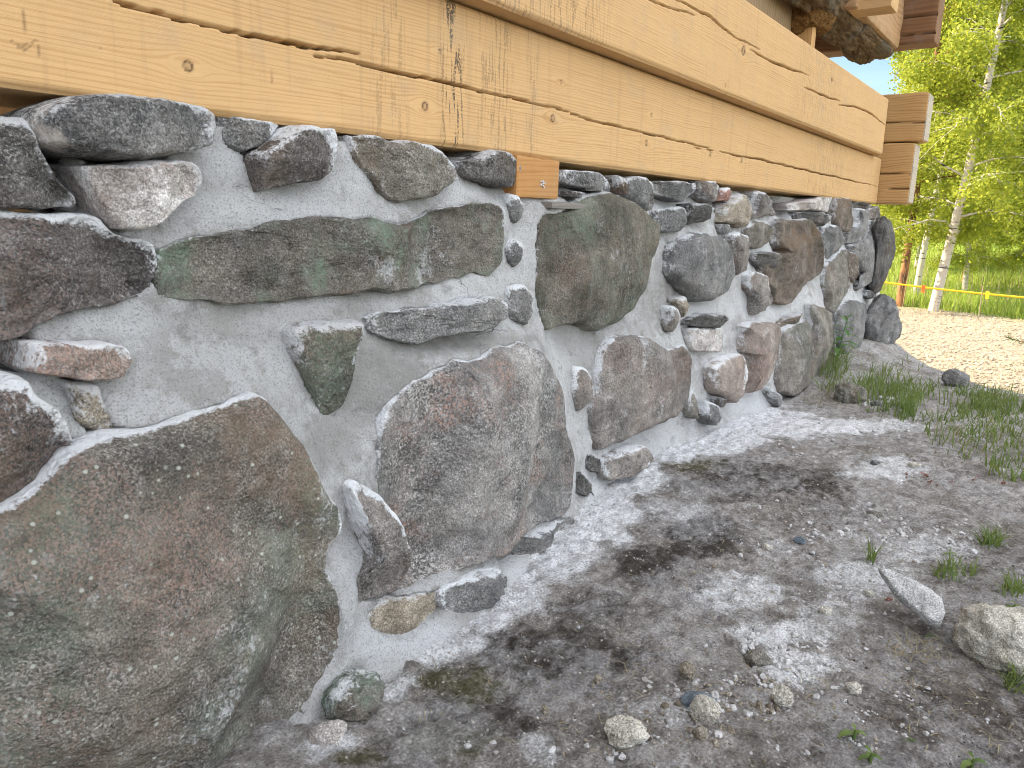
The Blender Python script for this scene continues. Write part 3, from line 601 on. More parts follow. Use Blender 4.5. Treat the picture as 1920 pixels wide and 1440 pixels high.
val = np.zeros(MX.shape); cnt = np.zeros(MX.shape)
free = ~inside
for nbv, f in ((up, .55), (dn, -.12), (lf_, .55), (rt, .15)):
    mk = free & (nbv > 0); val[mk] += Tarr[nbv[mk]]*f; cnt[mk] += 1
bd = cnt > 0; h[bd] = val[bd]/cnt[bd]
# inside stones: fade to a value below the face
avg = h.copy()
for it in range(260):
    nb_ = (np.roll(h, 1, 0)+np.roll(h, -1, 0)+np.roll(h, 1, 1)+np.roll(h, -1, 1))*.25
    h = np.where(bd & (it < 230), h, nb_)
    h[:, 0] = h[:, 1]; h[:, -1] = h[:, -2]; h[0] = h[1]; h[-1] = h[-2]
for it in range(10):
    h = (np.roll(h, 1, 0)+np.roll(h, -1, 0)+np.roll(h, 1, 1)+np.roll(h, -1, 1)+2*h)/6
    h[:, 0] = h[:, 1]; h[:, -1] = h[:, -2]; h[0] = h[1]; h[-1] = h[-2]
P = np.stack([MX, MZ, 0*MX], -1)
MY = wall_y(MX, MZ)-.001-h
MY -= .004*fbm(P, 8, 3)+.0056*fbm(P, 22, 4)+.0016*fbm(P+8, 62, 2)-.003*np.clip(fbm(P+4, 16, 3, True)-1.1, 0, 1)+.0012*perlin(P*110)
ib = inside.astype(float)
for it in range(7): ib = (np.roll(ib, 1, 0)+np.roll(ib, -1, 0)+np.roll(ib, 1, 1)+np.roll(ib, -1, 1)+ib)/5
MY = MY+.075*sstep(.6, 1., ib)+.035*sstep(.615, .69, MZ)*sstep(.9, 1.3, MX)+.018*sstep(1.3, 1.8, MX)
# mortar foot splayed over the earth
foot = (1-sstep(-.02, .04, MZ+.012*fbm(P, 12, 3)))*sstep(.55, .75, MX)*(1-sstep(2.5, 2.75, MX)); MY -= foot*.018
KILL = np.zeros(MX.shape, bool)
def hole(pts, depth):
    global MY
    Q = np.array([to_wall(*p) for p in pts])[:, [0, 2]]; mk = inpoly(Q, MX, MZ)
    m_ = mk.astype(float)
    if depth > .2: KILL[mk] = True
    for _ in range(3): m_ = (np.roll(m_, 1, 0)+np.roll(m_, -1, 0)+np.roll(m_, 1, 1)+np.roll(m_, -1, 1)+m_)/5
    MY = MY+m_*depth
hole([(-60, 205), (130, 300), (125, 315), (160, 400), (110, 400), (-60, 400)], .22)
hole([(-140, 636), (0, 636), (50, 628), (44, 700), (-140, 715)], .22)
hole([(-300, 120), (120, 150), (140, 190), (60, 290), (-300, 280)], .22)
hole(C((1000, 250), (1200, 300), (1190, 430), (1130, 430), (1080, 350), (1010, 290)), .10)
hole([(640, 235), (700, 250), (850, 270), (880, 275), (880, 290), (840, 300), (790, 272), (700, 258), (640, 256)], .08)
grey = np.zeros(MX.shape); white = np.zeros(MX.shape)
def wblob(arr, px, py, rx, ry, s_):
    c = np.array(to_wall(px, py))[[0, 2]]; a = np.array(to_wall(px+rx, py))[[0, 2]]-c; b = np.array(to_wall(px, py+ry))[[0, 2]]-c
    Mi = np.linalg.inv(np.stack([a, b], 1)); u = Mi[0, 0]*(MX-c[0])+Mi[0, 1]*(MZ-c[1]); v = Mi[1, 0]*(MX-c[0])+Mi[1, 1]*(MZ-c[1])
    np.maximum(arr, s_*(1-sstep(.4, 1.3, np.sqrt(u*u+v*v)+.35*fbm(P, 10, 3))), out=arr)
for b in [(700, 710, 90, 100, .75), (600, 830, 60, 60, .6), (850, 640, 160, 20, .55), (700, 590, 300, 18, .4), (1080, 640, 60, 30, .45), (1240, 560, 40, 60, .45), (480, 620, 60, 30, .4), (760, 1150, 80, 30, .7), (1090, 680, 30, 50, .4), (1180, 620, 40, 20, .4)]: wblob(grey, *b)
for b in [(520, 390, 180, 40, .9), (420, 300, 60, 60, .95), (670, 330, 40, 50, .8), (850, 350, 60, 25, .8), (650, 1050, 35, 70, 1.), (750, 1190, 120, 40, 1.), (960, 1080, 30, 40, 1.), (1120, 900, 50, 120, .8), (1410, 750, 60, 25, 1.), (1200, 840, 60, 30, .8),
          (1290, 380, 60, 40, .8), (1310, 580, 40, 20, .9), (1280, 640, 20, 60, .7), (1410, 470, 30, 50, .9), (1450, 560, 60, 50, .8), (1370, 400, 20, 20, .8), (200, 600, 140, 30, .6), (60, 750, 60, 40, .7), (1000, 480, 15, 100, .5)]: wblob(white, *b)
gf = grid_faces(*MX.shape); gf = gf[~KILL.ravel()[gf].any(1)]
nM = MX.size; TOPI = np.arange(len(mx))*len(mz)+len(mz)-1
gback = gf[:, ::-1]+nM; gtop = np.stack([TOPI[:-1], TOPI[1:], TOPI[1:]+nM, TOPI[:-1]+nM], 1); gtop = gtop[~KILL.ravel()[gtop[:, :2]].any(1)]
gf = [gf, gback, gtop]; grey = np.concatenate([grey.ravel()]*2); white = np.concatenate([white.ravel()]*2)
mort = mesh_obj('mortar', np.concatenate([np.stack([MX, MY, MZ], -1).reshape(-1, 3), np.stack([MX, MY+.09, MZ], -1).reshape(-1, 3)]), gf, M['mortar'], None, {'grey': grey.ravel(), 'white': white.ravel()})
add_child(mort, wall)

# corner boulders that stand at the far end of the wall, turning the corner
def boulder(name, c, r3, mat, seed, ang=.5, sub=5, rot=0., lime=0.1, parent=None, flat=0.):
    import bmesh
    bm = bmesh.new(); bmesh.ops.create_icosphere(bm, subdivisions=sub, radius=1)
    V = np.array([v.co[:] for v in bm.verts]); Fc = np.array([[v.index for v in f.verts] for f in bm.faces]); bm.free()
    r = np.random.default_rng(seed)
    for k in range(int(3+9*ang)):
        nn = unit(r.normal(size=3)); d = r.uniform(.62, .92); e = np.clip(V@nn-d, 0, None); V -= np.outer(e, nn)*.92
    V = V*(1+.16*fbm(V+seed*2.3, .9, 3)+.075*fbm(V+seed, 3.2, 5)*(.4+ang)-.05*np.clip(fbm(V+seed*5, 2.2, 3, True)-.6, 0, 1)+.035*ang*fbm(V+seed*3, 9, 3))[:, None]
    V = V*np.asarray(r3); ca, sa = math.cos(rot), math.sin(rot)
    V = np.stack([V[:, 0]*ca-V[:, 1]*sa, V[:, 0]*sa+V[:, 1]*ca, V[:, 2]], 1)
    if flat: V[:, 2] = np.maximum(V[:, 2], -flat*r3[2])
    lm = np.clip(V[:, 2]/r3[2], 0, 1)*lime
    zb = V[:, 2].min(); V[:, 2] -= zb
    o = mesh_obj(name, V, Fc, M[mat], None, {'lime': lm}); o.location = (c[0], c[1], c[2]+zb)
    return o
def corner(px, py, dep, rpx, rpy, mat, seed, label, thick=.14, ang=.4):
    p = at_depth(px, py, dep); k = dep/F
    o = boulder('stone', p, (thick, rpx*k, rpy*k), mat, seed, ang)
    o.data.transform(Matrix.Translation(Vector(o.location)-wall.location)); o.location = (0, 0, 0); o.parent = wall; o['label'] = label
corner(1648, 480, 3.75, 26, 68, 'dark', 5, 'dark corner stone high under the log end')
corner(1648, 612, 3.70, 37, 62, 'grey', 6, 'big dark corner boulder resting on the bank')

# ------------------------------------------------------------------ log building
house = empty('log_building', (2.4, 1.2, .7)); tag(house, 'squared log building of fresh yellow pine logs below old brown timbers, on the stone wall', 'building')
def hset(o, label=None):
    add_child(o, house)
    if label: o['label'] = label
    return o
def log_front(name, x0, x1, z0, z1, y, knots, cracks, drips, mat='wood', seed=0, depth=.17, endround=.03, marks=()):
    step = .0022
    xs_ = axis([(x0, .25, .03, .006), (.25, 1.3, .0024, .004), (1.3, x1, .005, .011)]) if x0 < .2 else axis([(x0, x1, .006, .012)])
    zs_ = np.arange(z0, z1+1e-6, step); X_, Z_ = np.meshgrid(xs_, zs_, indexing='ij')
    g = Z_-z0+.012*np.sin(X_*1.7+seed)+.004*perlin(np.stack([X_*2.5, Z_*6, 0*X_+seed], -1)); kn = np.zeros(X_.shape); yy = np.zeros(X_.shape)
    for (kx, kz, kr) in knots:
        kr = kr*1.35
        dx = (X_-kx)*.45; dz = Z_-kz; r2 = dx*dx+dz*dz+1e-6
        a2 = (kr*1.5)**2; g = g-dz*a2/np.maximum(r2, a2*.8)*1.
        rr = np.hypot((X_-kx), Z_-kz); rim = np.exp(-((rr-kr*.8)/(kr*.16))**2); kn = np.maximum(kn, rim*.9+(rr < kr*.8)*(.35+.2*perlin(np.stack([X_*200, Z_*200, 0*X_], -1))))
        yy += .0008*rim
    ck = np.zeros(X_.shape)
    for pts, wd, dp in cracks:
        pts = np.array(pts); ax = pts[:, 0]; cz = np.interp(X_, ax, pts[:, 1]); t = np.clip((X_-ax[0])/(ax[-1]-ax[0]), 0, 1)
        cz = cz+.0035*perlin(np.stack([X_*9, 0*X_, 0*X_+wd*99], -1))+.0016*perlin(np.stack([X_*45, 0*X_, 0*X_], -1))
        env = np.where((X_ >= ax[0]) & (X_ <= ax[-1]), np.sin(np.pi*t)**.55*(.65+.6*perlin(np.stack([X_*5, 0*X_+3, 0*X_], -1))+.25), 0)
        w_ = wd*.8*np.clip(env, 0, 1.3); dd = np.abs(Z_-cz)
        m_ = np.where(w_ > 1e-4, 1-sstep(.35, 1.0, dd/(w_+1e-5)), 0)
        ck = np.maximum(ck, m_); yy += m_*dp
    yy += .0009*perlin(np.stack([X_*3, Z_*14, 0*X_], -1))+.0004*perlin(np.stack([X_*30, Z_*160, 0*X_], -1))
    # eased edges and rounded end
    e = .006; yy += e*(1-sstep(0, e*1.6, Z_-z0))**2+e*(1-sstep(0, e*1.6, z1-Z_))**2
    yy += endround*(1-np.sqrt(np.clip(1-np.clip((X_-(x1-endround))/endround, 0, 1)**2, 0, 1)))
    dr = np.zeros(X_.shape)
    for (dx_, dw, s_) in drips: dr = np.maximum(dr, s_*np.exp(-((X_-dx_)/dw)**4))
    for (mx0, mz0, mx1, mz1, mw) in marks:
        ax_, az_ = mx1-mx0, mz1-mz0; t = np.clip(((X_-mx0)*ax_+(Z_-mz0)*az_)/(ax_**2+az_**2), 0, 1)
        kn = np.maximum(kn, .55*(1-sstep(mw*.4, mw, np.hypot(X_-mx0-t*ax_, Z_-mz0-t*az_))))
    V = np.stack([X_, y+yy, Z_], -1); ni, nj = X_.shape
    Vb = V.copy(); Vb[..., 1] = y+depth
    # bottom, top, end strips
    VV = [V.reshape(-1, 3)]; FF = [grid_faces(ni, nj)]; off = ni*nj
    at = dict(grain=[g.ravel()], along=[X_.ravel()], knot=[kn.ravel()], crack=[ck.ravel()*.9], drip=[dr.ravel()])
    def strip(A, nd=14):
        nonlocal off
        n_ = len(A); t = np.linspace(0, 1, nd)**1.5
        Vs = A[:, None, :]+np.zeros((n_, nd, 3)); Vs[..., 1] = A[:, None, 1]+(y+depth-A[:, None, 1])*t
        VV.append(Vs.reshape(-1, 3)); FF.append(grid_faces(n_, nd)+off)
        at['grain'].append((Vs[..., 1]*1.+Vs[..., 2]).ravel()); at['along'].append(Vs[..., 0].ravel())
        for k_ in ('knot', 'crack', 'drip'): at[k_].append(np.zeros(n_*nd))
        off += n_*nd
    strip(V[:, 0]); strip(V[::-1, -1]); strip(V[-1, :])
    VV.append(Vb[[0, -1]][:, [0, -1]].reshape(-1, 3)); FF.append(np.array([[off, off+1, off+3, off+2]]))
    for k_ in at: at[k_].append(np.zeros(4))
    return mesh_obj(name, np.concatenate(VV), FF, M[mat], None, {k_: np.concatenate(v_) for k_, v_ in at.items()})
def wp(px, py, y=.834): return on_wall(px, py, y)
YL, YU = .834, .795
def crk(pts, wd, dp, y=YL): return ([wp(a, b, y) for a, b in pts], wd, dp)
kn1 = [(*wp(353, 124), .0052), (*wp(797, 199), .0055), (*wp(1036, 222), .006), (*wp(1212, 268), .006), (*wp(825, 97), .003), (*wp(1052, 155), .0035), (*wp(1332, 287), .007), (*wp(1390, 300), .006), (*wp(1222, 215), .004)]
ck1 = [crk([(140, -35), (230, 8), (330, 35), (430, 57), (560, 83), (680, 103)], .0035, .03), crk([(575, 102), (640, 112), (760, 140), (850, 158), (960, 186), (1060, 206)], .0034, .03),
       crk([(1030, 200), (1130, 232), (1230, 254), (1330, 278)], .003, .025), crk([(1300, 276), (1400, 294), (1480, 312), (1560, 330), (1645, 350)], .0042, .02), crk([(650, 118), (700, 128), (770, 142)], .0018, .02)]
mk1 = []
for a in [((44, 0), (46, 92)), ((20, 75), (46, 95)), ((66, 76), (46, 95)), ((30, 90), (70, 75)), ((70, 85), (78, 120)), ((510, 112), (511, 156)), ((1450, 340), (1444, 366)), ((1555, 318), (1570, 335)), ((1520, 330), (1512, 350))]:
    p, q = wp(*a[0]), wp(*a[1]); mk1.append((*p, *q, .0011))
L1 = log_front('log', -.9, 4.29, .7095, .928, YL, kn1, ck1, [(wp(850, 90)[0], .028, 1.), (wp(1000, 60)[0], .02, .35), (wp(930, 100)[0], .05, .45), (wp(730, 100)[0], .04, .3), (3.3, .3, .35)], seed=1, marks=mk1); hset(L1, 'lowest long log with a split running its length')
kn2 = [(*wp(1394, 95, YU), .010), (*wp(1360, 160, YU), .004), (*wp(1560, 150, YU), .008)]
ck2 = [crk([(1250, -10), (1330, 30), (1380, 72), (1425, 92)], .004, .03, YU), crk([(1405, 92), (1460, 122), (1516, 141)], .0045, .03, YU), crk([(1508, 163), (1550, 182), (1577, 189)], .0045, .03, YU), crk([(1570, 195), (1610, 202), (1635, 214), (1662, 238)], .005, .03, YU), crk([(1150, -30), (1240, 10), (1310, 30)], .003, .02, YU)]
L2 = log_front('log', -.9, 4.09, .930, 1.180, YU, kn2, ck2, [(2.9, .3, .3), (1.2, .2, .5)], seed=4); hset(L2, 'second log, standing slightly proud of the lower one')

def timber(name, lo, hi, mat, bevel=.008, rot=0, axis_='y', cracks=(), parent_set=True, seed=0, amp=.002, label=None, step=.012):
    """squared timber: box shell subdivided, eased edges, grain along axis_; cracks = list of (offset fraction, width) on the -x side"""
    lo = np.array(lo, float); hi = np.array(hi, float); ce = (lo+hi)/2; hs = (hi-lo)/2
    VV = []; FF = []; off = 0
    for ax in range(3):
        o1, o2 = [k for k in range(3) if k != ax]
        n1 = int(np.clip((hi[o1]-lo[o1])/step, 2, 160))+1; n2 = int(np.clip((hi[o2]-lo[o2])/step, 2, 160))+1
        for sg in (-1, 1):
            a, b = np.meshgrid(np.linspace(-1, 1, n1), np.linspace(-1, 1, n2), indexing='ij')
            V = np.zeros((n1, n2, 3)); V[..., ax] = sg*hs[ax]; V[..., o1] = a*hs[o1]; V[..., o2] = b*hs[o2]
            inn = np.clip(V, -(hs-bevel), hs-bevel); d = V-inn; L = np.linalg.norm(d, axis=-1, keepdims=True); V = inn+d/np.maximum(L, 1e-9)*bevel
            VV.append(V.reshape(-1, 3)); fl = (sg > 0) == (ax == 1)
            FF.append(grid_faces(n1, n2, fl)+off); off += n1*n2
    V = np.concatenate(VV)+ce
    N = V-ce; V += (fbm(V*1.0+seed, 9, 3)[:, None])*amp*np.sign(N)*(np.abs(N) > hs-bevel*1.5)
    al = {'x': 0, 'y': 1, 'z': 2}[axis_]; o = [k for k in range(3) if k != al]
    g = V[:, o[1]]+.35*V[:, o[0]]+.01*np.sin(V[:, al]*6+seed)+.012*perlin(np.stack([V[:, al]*4, V[:, o[1]]*7, 0*V[:, 0]+seed], -1))
    ck = np.zeros(len(V))
    for (fz, wd) in cracks:
        zc_ = lo[2]+fz*(hi[2]-lo[2])+.02*(V[:, 1]-ce[1])+.004*perlin(V*18); m_ = (1-sstep(wd*.3, wd, np.abs(V[:, 2]-zc_)))*(V[:, 0] < lo[0]+bevel*.5)
        V[:, 0] += m_*.02; ck = np.maximum(ck, m_)
    z0 = np.zeros(len(V))
    ob = mesh_obj(name, V, FF, M[mat], None, dict(grain=g, along=V[:, al], knot=z0, crack=ck*.9, drip=z0))
    if parent_set: hset(ob, label)
    return ob
def cap(y, x0, x1, z0, z1):       # grey end grain face of a cross log, a thin sawn disc set on its end
    return timber('end_grain', (x0+.006, y-.003, z0+.006), (x1-.006, y+.004, z1-.006), 'woodend', .003, axis_='x')
timber('cross_log', (4.30, .698, .7115), (4.45, 3.9, 1.003), 'wood2', .010, cracks=[(.60, .0035), (.36, .0025)], seed=2, step=.006, label='lower projecting log end at the corner')
timber('cross_log', (4.31, .668, 1.010), (4.46, 3.9, 1.236), 'wood2', .010, cracks=[(.53, .004)], seed=7, step=.006, label='upper projecting log end at the corner')
cap(.698, 4.30, 4.45, .7115, 1.003); cap(.668, 4.31, 4.46, 1.010, 1.236)
# old building on top
timber('old_cross_log', (4.30, .672, 1.458), (4.46, 3.9, 1.70), 'woodold', .012, cracks=[(.62, .006), (.30, .004)], seed=3, step=.008, label='dark brown old log end')
timber('old_cross_log', (4.30, .69, 1.712), (4.46, 3.9, 1.96), 'woodold', .012, seed=5, step=.03)
timber('sill_patch', (3.43, .702, 1.429), (3.56, .86, 1.60), 'wood', .004, seed=5, label='fresh pale block let into the old log')
timber('old_log', (3.40, .822, 1.437), (4.298, 1.02, 1.70), 'woodtan', .012, axis_='x', seed=9, amp=.006, step=.012, label='scraped tan face of the old bottom log')
# rotten underside
def rotten(name, x0, x1, yc, zc_, ry, rz, seed, mat, amp=.03, nx_=150, na=110, label=None):
    X_, A = np.meshgrid(np.linspace(x0, x1, nx_), np.linspace(0, 2*np.pi, na, endpoint=False), indexing='ij')
    t = (X_-x0)/(x1-x0); env = .8+.2*np.sqrt(np.clip(1-(2*t-1)**8, 0, 1))
    D_ = np.stack([X_*2.2, np.cos(A)*1.2, np.sin(A)*1.2], -1)
    r = 1+fbm(D_+seed, 1.1, 3)*.18+fbm(D_+seed*2, 5, 5, True)*.07
    Y_ = yc+np.cos(A)*ry*r*env; Z_ = zc_+np.sin(A)*rz*r*env
    V = np.stack([X_, Y_, Z_], -1).reshape(-1, 3); V = np.concatenate([V, [[x0, yc, zc_]], [[x1, yc, zc_]]])
    i, j = np.meshgrid(np.arange(nx_-1), np.arange(na), indexing='ij'); a = (i*na+j).ravel(); b = (i*na+(j+1) % na).ravel()
    jj = np.arange(na); o = hset(mesh_obj(name, V, [np.stack([a, a+na, b+na, b], 1), np.stack([jj, (jj+1) % na, np.full(na, nx_*na)], 1), np.stack([(nx_-1)*na+(jj+1) % na, (nx_-1)*na+jj, np.full(na, nx_*na+1)], 1)], M[mat]), label)
    return o
rotten('rotten_log', 2.5, 4.36, .955, 1.545, .115, .15, 3, 'rotten', label='decayed log with a ragged brown underside')
rotten('rotten_stub', 3.18, 3.42, 1.00, 1.43, .10, .10, 8, 'pulp', nx_=70, label='crumbling orange rotten pulp')
rotten('rotten_stub', 3.72, 4.32, .90, 1.432, .055, .035, 12, 'rotten', nx_=90)
# posts and boards in the opening
for k, (xa, xb) in enumerate([(2.60, 2.785), (2.80, 3.02), (3.03, 3.235)]):
    timber('board', (xa, .98+.01*k, 1.0), (xb, 1.03+.01*k, 1.62), 'board', .004, axis_='z', seed=k)
timber('post', (3.245, .935, 1.19), (3.30, 1.10, 1.62), 'wood2', .004, axis_='z', seed=8, step=.02)
# upper old wall, gables, back and floor (cast the building's shade)
for k in range(6):
    z0 = 1.712+k*.262
    timber('old_log', (-3.6, .83, z0), (4.298, 1.0, z0+.255), 'woodold', .02, axis_='x', seed=20+k, step=.06)
    timber('back_log', (-3.6, 3.75, z0), (4.298, 3.92, z0+.255), 'woodold', .02, axis_='x', seed=40+k, step=.1)
    if k > 0: timber('old_cross_log', (4.30, .70, z0), (4.46, 3.9, z0+.255), 'woodold', .02, seed=30+k, step=.06)
timber('old_log', (-3.6, .86, 1.46), (2.5, 1.02, 1.70), 'woodold', .02, axis_='x', seed=29, step=.05)
timber('floor', (-3.5, 1.05, 1.66), (4.28, 3.74, 1.70), 'board', .004, axis_='x', seed=2, step=.1)
for k in range(9): timber('floor_joist', (-3.2+k*.85, 1.06, 1.50), (-3.1+k*.85, 3.7, 1.655), 'board', .004, seed=60+k, step=.08)
for k, z0 in enumerate((.0, .25, .50, .75, 1.0)): timber('back_log', (-.55, 3.72, z0-.2), (4.28, 3.90, z0+.03), 'board', .01, axis_='x', seed=70+k, step=.1)
# shallow pitched roof
def slab(name, P4, th, mat):
    P4 = np.array(P4, float); V = np.concatenate([P4, P4+np.array([0, 0, th])])
    return hset(mesh_obj(name, V, np.array([[3, 2, 1, 0], [4, 5, 6, 7], [0, 1, 5, 4], [1, 2, 6, 5], [2, 3, 7, 6], [3, 0, 4, 7]]), M[mat], smooth=False))
slab('roof', [(-4, .35, 3.1), (4.9, .35, 3.1), (4.9, 2.35, 4.0), (-4, 2.35, 4.0)], .12, 'roof'); slab('roof', [(-4, 2.352, 4.0), (4.9, 2.352, 4.0), (4.9, 4.3, 3.1), (-4, 4.3, 3.1)], .12, 'roof')
# things inside that show through the gap at upper left
timber('inner_post', (.50, 1.55, .2), (.62, 1.67, 1.5), 'wood2', .004, axis_='z', seed=3, step=.03)
timber('inner_board', (.30, 1.9, .6), (1.6, 1.94, .95), 'wood2', .004, axis_='x', seed=6, step=.04)
timber('inner_post', (.95, 1.75, .2), (1.03, 1.83, 1.5), 'wood', .004, axis_='z', seed=4, step=.03)
# wooden wedge block and weathered shim
x0, z0 = wp(968, 368, .822); x1, z1 = wp(1050, 305, .822)
pk = timber('wooden_block', (x0, .822, z0-.002), (x1, .93, .7085), 'woodpeg', .003, axis_='x', parent_set=False, seed=3, step=.004)
ctr = Vector(((x0+x1)/2, .86, z0-.002)); pk.data.transform(Matrix.Translation(-ctr)); pk.location = ctr
tag(pk, 'orange pine block wedged between the stone wall and the lowest log', 'wood block')
sx, sz = wp(1017, 345, .821)
V = []; FFs = []
for k, (dx, dz, a) in enumerate([(0, 0, .5), (.004, .003, -.3), (-.001, .005, .1), (.003, -.003, -.6)]):
    ca, sa = math.cos(a)*.006, math.sin(a)*.006; q = .0009
    b0 = len(V); nx_, nz_ = -sa/.006*q, ca/.006*q
    for yy_ in (.8205, .823):
        V += [(sx+dx-ca+nx_, yy_, sz+dz-sa+nz_), (sx+dx-ca-nx_, yy_, sz+dz-sa-nz_), (sx+dx+ca-nx_, yy_, sz+dz+sa-nz_), (sx+dx+ca+nx_, yy_, sz+dz+sa+nz_)]
    FFs += [[b0, b0+1, b0+2, b0+3], [b0+4, b0+5, b0+1, b0], [b0+1, b0+5, b0+6, b0+2], [b0+2, b0+6, b0+7, b0+3], [b0+3, b0+7, b0+4, b0]]
stp = mesh_obj('staple', np.array(V)-np.array(ctr), np.array(FFs), M['metal'], None, smooth=False); stp.parent = pk
a, b = to_wall(1025, 384, -.03), to_wall(1088, 384, -.03)
shim = timber('wooden_shim', (a[0], a[1]-.012, a[2]-.006), (b[0], a[1]+.07, a[2]+.006), 'woodgrey', .002, axis_='x', parent_set=False, seed=1, step=.003)
ctr = Vector(((a[0]+b[0])/2, a[1]+.02, a[2]-.006)); shim.data.transform(Matrix.Translation(-ctr)); shim.location = ctr
tag(shim, 'thin grey weathered wood shim on the rounded boulder below the orange block', 'wood shim')

# ------------------------------------------------------------------ loose rocks and crumbs on the ground
def gz_at(x, y): return float(ground_z(np.array([x]), np.array([y]))[0])
def rock(px, py, wpx, hpx, mat, name, label, seed, ang=.7, thick=None, rot=0., cat='stone', sink=.15, lime=.3, z=0., sub=5):
    x, y = on_ground(px, py, z); dist = math.sqrt(x*x+y*y+(EYE-z)**2); k = dist/F
    rx = wpx*k/2; rz = hpx*k/2; ry = thick or rx*.75
    yaw = math.atan2(y, x)-math.pi/2+rot
    o = boulder(name, (0, 0, 0), (rx, ry, rz), mat, seed, ang, sub=sub, rot=yaw, lime=lime)
    hgt = o.data.vertices; zz = gz_at(x, y)
    o.location = (x, y, zz-sink*rz*2); return tag(o, label, cat)
rock(1908, 1238, 168, 118, 'cream', 'rock', 'big pale cream rock at the right edge, beside the grey slab', 3, 1., sink=.18)
rock(1170, 1388, 88, 50, 'cream', 'lime_lump', 'crumbly cream lump alone near the bottom edge of the photo', 4, 1., sink=.1, cat='lime lump')
rock(1320, 1362, 56, 50, 'cream', 'lime_lump', 'cream lump just below the blue grey pebble', 5, .5, sink=.1, cat='lime lump')
rock(1310, 1332, 58, 28, 'blue', 'pebble', 'blue grey pebble among the cream crumbs', 6, .2, cat='pebble')
rock(1463, 1332, 36, 42, 'cream', 'lime_lump', 'upright cream lump right of the crumb pile', 7, .7, sink=.05, cat='lime lump')
rock(1286, 1278, 30, 38, 'tan', 'lime_lump', 'small tan lump at the left of the crumb pile', 8, .6, sink=.1, cat='lime lump')
rock(1312, 1390, 26, 30, 'tan', 'pebble', 'small tan pebble below the cream lump', 9, .4, cat='pebble')
rock(1597, 1308, 26, 26, 'cream', 'lime_lump', 'rough cream crumb alone on brown soil', 10, .6, cat='lime lump')
rock(1547, 1157, 22, 20, 'cream', 'pebble', 'round cream pebble left of the grey slab', 11, .3, cat='pebble')
rock(1630, 1117, 18, 16, 'cream', 'pebble', 'small cream pebble close to the tip of the grey slab', 12, .3, cat='pebble')
rock(1023, 1330, 14, 24, 'tan', 'pebble', 'oval tan pebble standing on dark moss', 13, .2, cat='pebble')
rock(1121, 1278, 16, 22, 'tan', 'pebble', 'angular tan pebble on bare soil above the cream lump', 14, .7, cat='pebble')
rock(1438, 1030, 18, 14, 'cream', 'pebble', 'cream pebble beside the dark moss patch', 15, .3, cat='pebble')
rock(1590, 752, 62, 46, 'greytan', 'rock', 'pale broken rock in the grass near the corner of the wall', 16, .8, sink=.12)
rock(1645, 760, 22, 12, 'grey', 'rock', 'flat grey chip in front of the pale broken rock', 17, .8)
rock(1792, 724, 44, 34, 'grey', 'rock', 'smooth grey stone at the edge of the sunlit gravel', 18, .3, sink=.12)
rock(1640, 870, 18, 10, 'grey', 'rock', 'small grey stone on lime dusted soil', 19, .6)
rock(1712, 880, 20, 12, 'cream', 'rock', 'small white stone with red brick grit beside it', 20, .6)
rock(1640, 965, 32, 16, 'greytan', 'rock', 'low tan stone half buried among white crumbs', 21, .5, sink=.4)
rock(1500, 1015, 22, 14, 'blue', 'rock', 'bluish white flake on the soil above the crumbs', 22, .6)
rock(1420, 1252, 50, 34, 'greytan', 'rock', 'half buried brown grey stone beside the white crumb pile', 24, .4, sink=.45)
# big lump at the very lower left corner of the wall foot
o_ = rock(662, 1310, 120, 84, 'greenslab', 'rock', 'green and mauve wedge of rock at the foot of the giant slab', 25, .8, thick=.05, sink=.2, lime=.6)
o_ = rock(618, 1385, 70, 40, 'mortar' if False else 'white', 'mortar_lump', 'white mortar crust on the soil below the green wedge', 26, .4, sink=.35, cat='mortar lump')
# grey tilted slab
def tilted():
    pts = [(1648, 1062), (1672, 1066), (1712, 1085), (1745, 1102), (1765, 1122), (1772, 1148), (1764, 1170), (1745, 1162), (1720, 1140), (1690, 1115), (1668, 1092)]
    base = np.array([*on_ground(1712, 1172), 0.]); d0 = ray(1712, 1118); t = (base@np.array([d0[0], d0[1], 0]))/(d0[0]**2+d0[1]**2)
    n = unit(np.array([-.45, -.30, .85])); c = np.array([d0[0]*t, d0[1]*t, EYE+d0[2]*t]); c[2] = max(c[2], .02)
    P = []
    for px, py in pts:
        d = ray(px, py); t_ = ((c-np.array([0, 0, EYE]))@n)/(d@n); P.append(np.array([0, 0, EYE])+d*t_)
    P = np.array(P); B, L = resample(P, .003, 0); c = B.mean(0); K = 14; rows = []; n_ = len(B); sc0 = np.linalg.norm(B-c, axis=1).mean()
    down = unit(np.array([.15, .1, -1.]))
    for k, dd in [(.55, .022), (.85, .016), (.97, .010), (1, .003)]: rows.append(c+(B-c)*k+down*dd)
    for q in np.linspace(1, 0, K, endpoint=False): rows.append(c+(B-c)*q+n*.004*(1-q**3))
    V = np.concatenate(rows+[[c+n*.004], [c+down*.024]]); V += (fbm(V, 22, 4)*.004)[:, None]*n+(fbm(V+3, 60, 3)*.0012)[:, None]*n
    R_ = 4+K; i, j = np.meshgrid(np.arange(R_-1), np.arange(n_), indexing='ij'); a = (i*n_+j).ravel(); b = (i*n_+(j+1) % n_).ravel(); jj = np.arange(n_)
    o = mesh_obj('slab_stone', V, [np.stack([a, b, b+n_, a+n_], 1), np.stack([(R_-1)*n_+jj, (R_-1)*n_+(jj+1) % n_, np.full(n_, R_*n_)], 1), np.stack([(jj+1) % n_, jj, np.full(n_, R_*n_+1)], 1)], M['paleslab'], None, {'lime': np.full(len(V), .28)}, loc=(c[0], c[1], V[:, 2].min()))
    tag(o, 'pointed grey slab of stone lying tilted on the soil beside the cream rock', 'stone')
tilted()
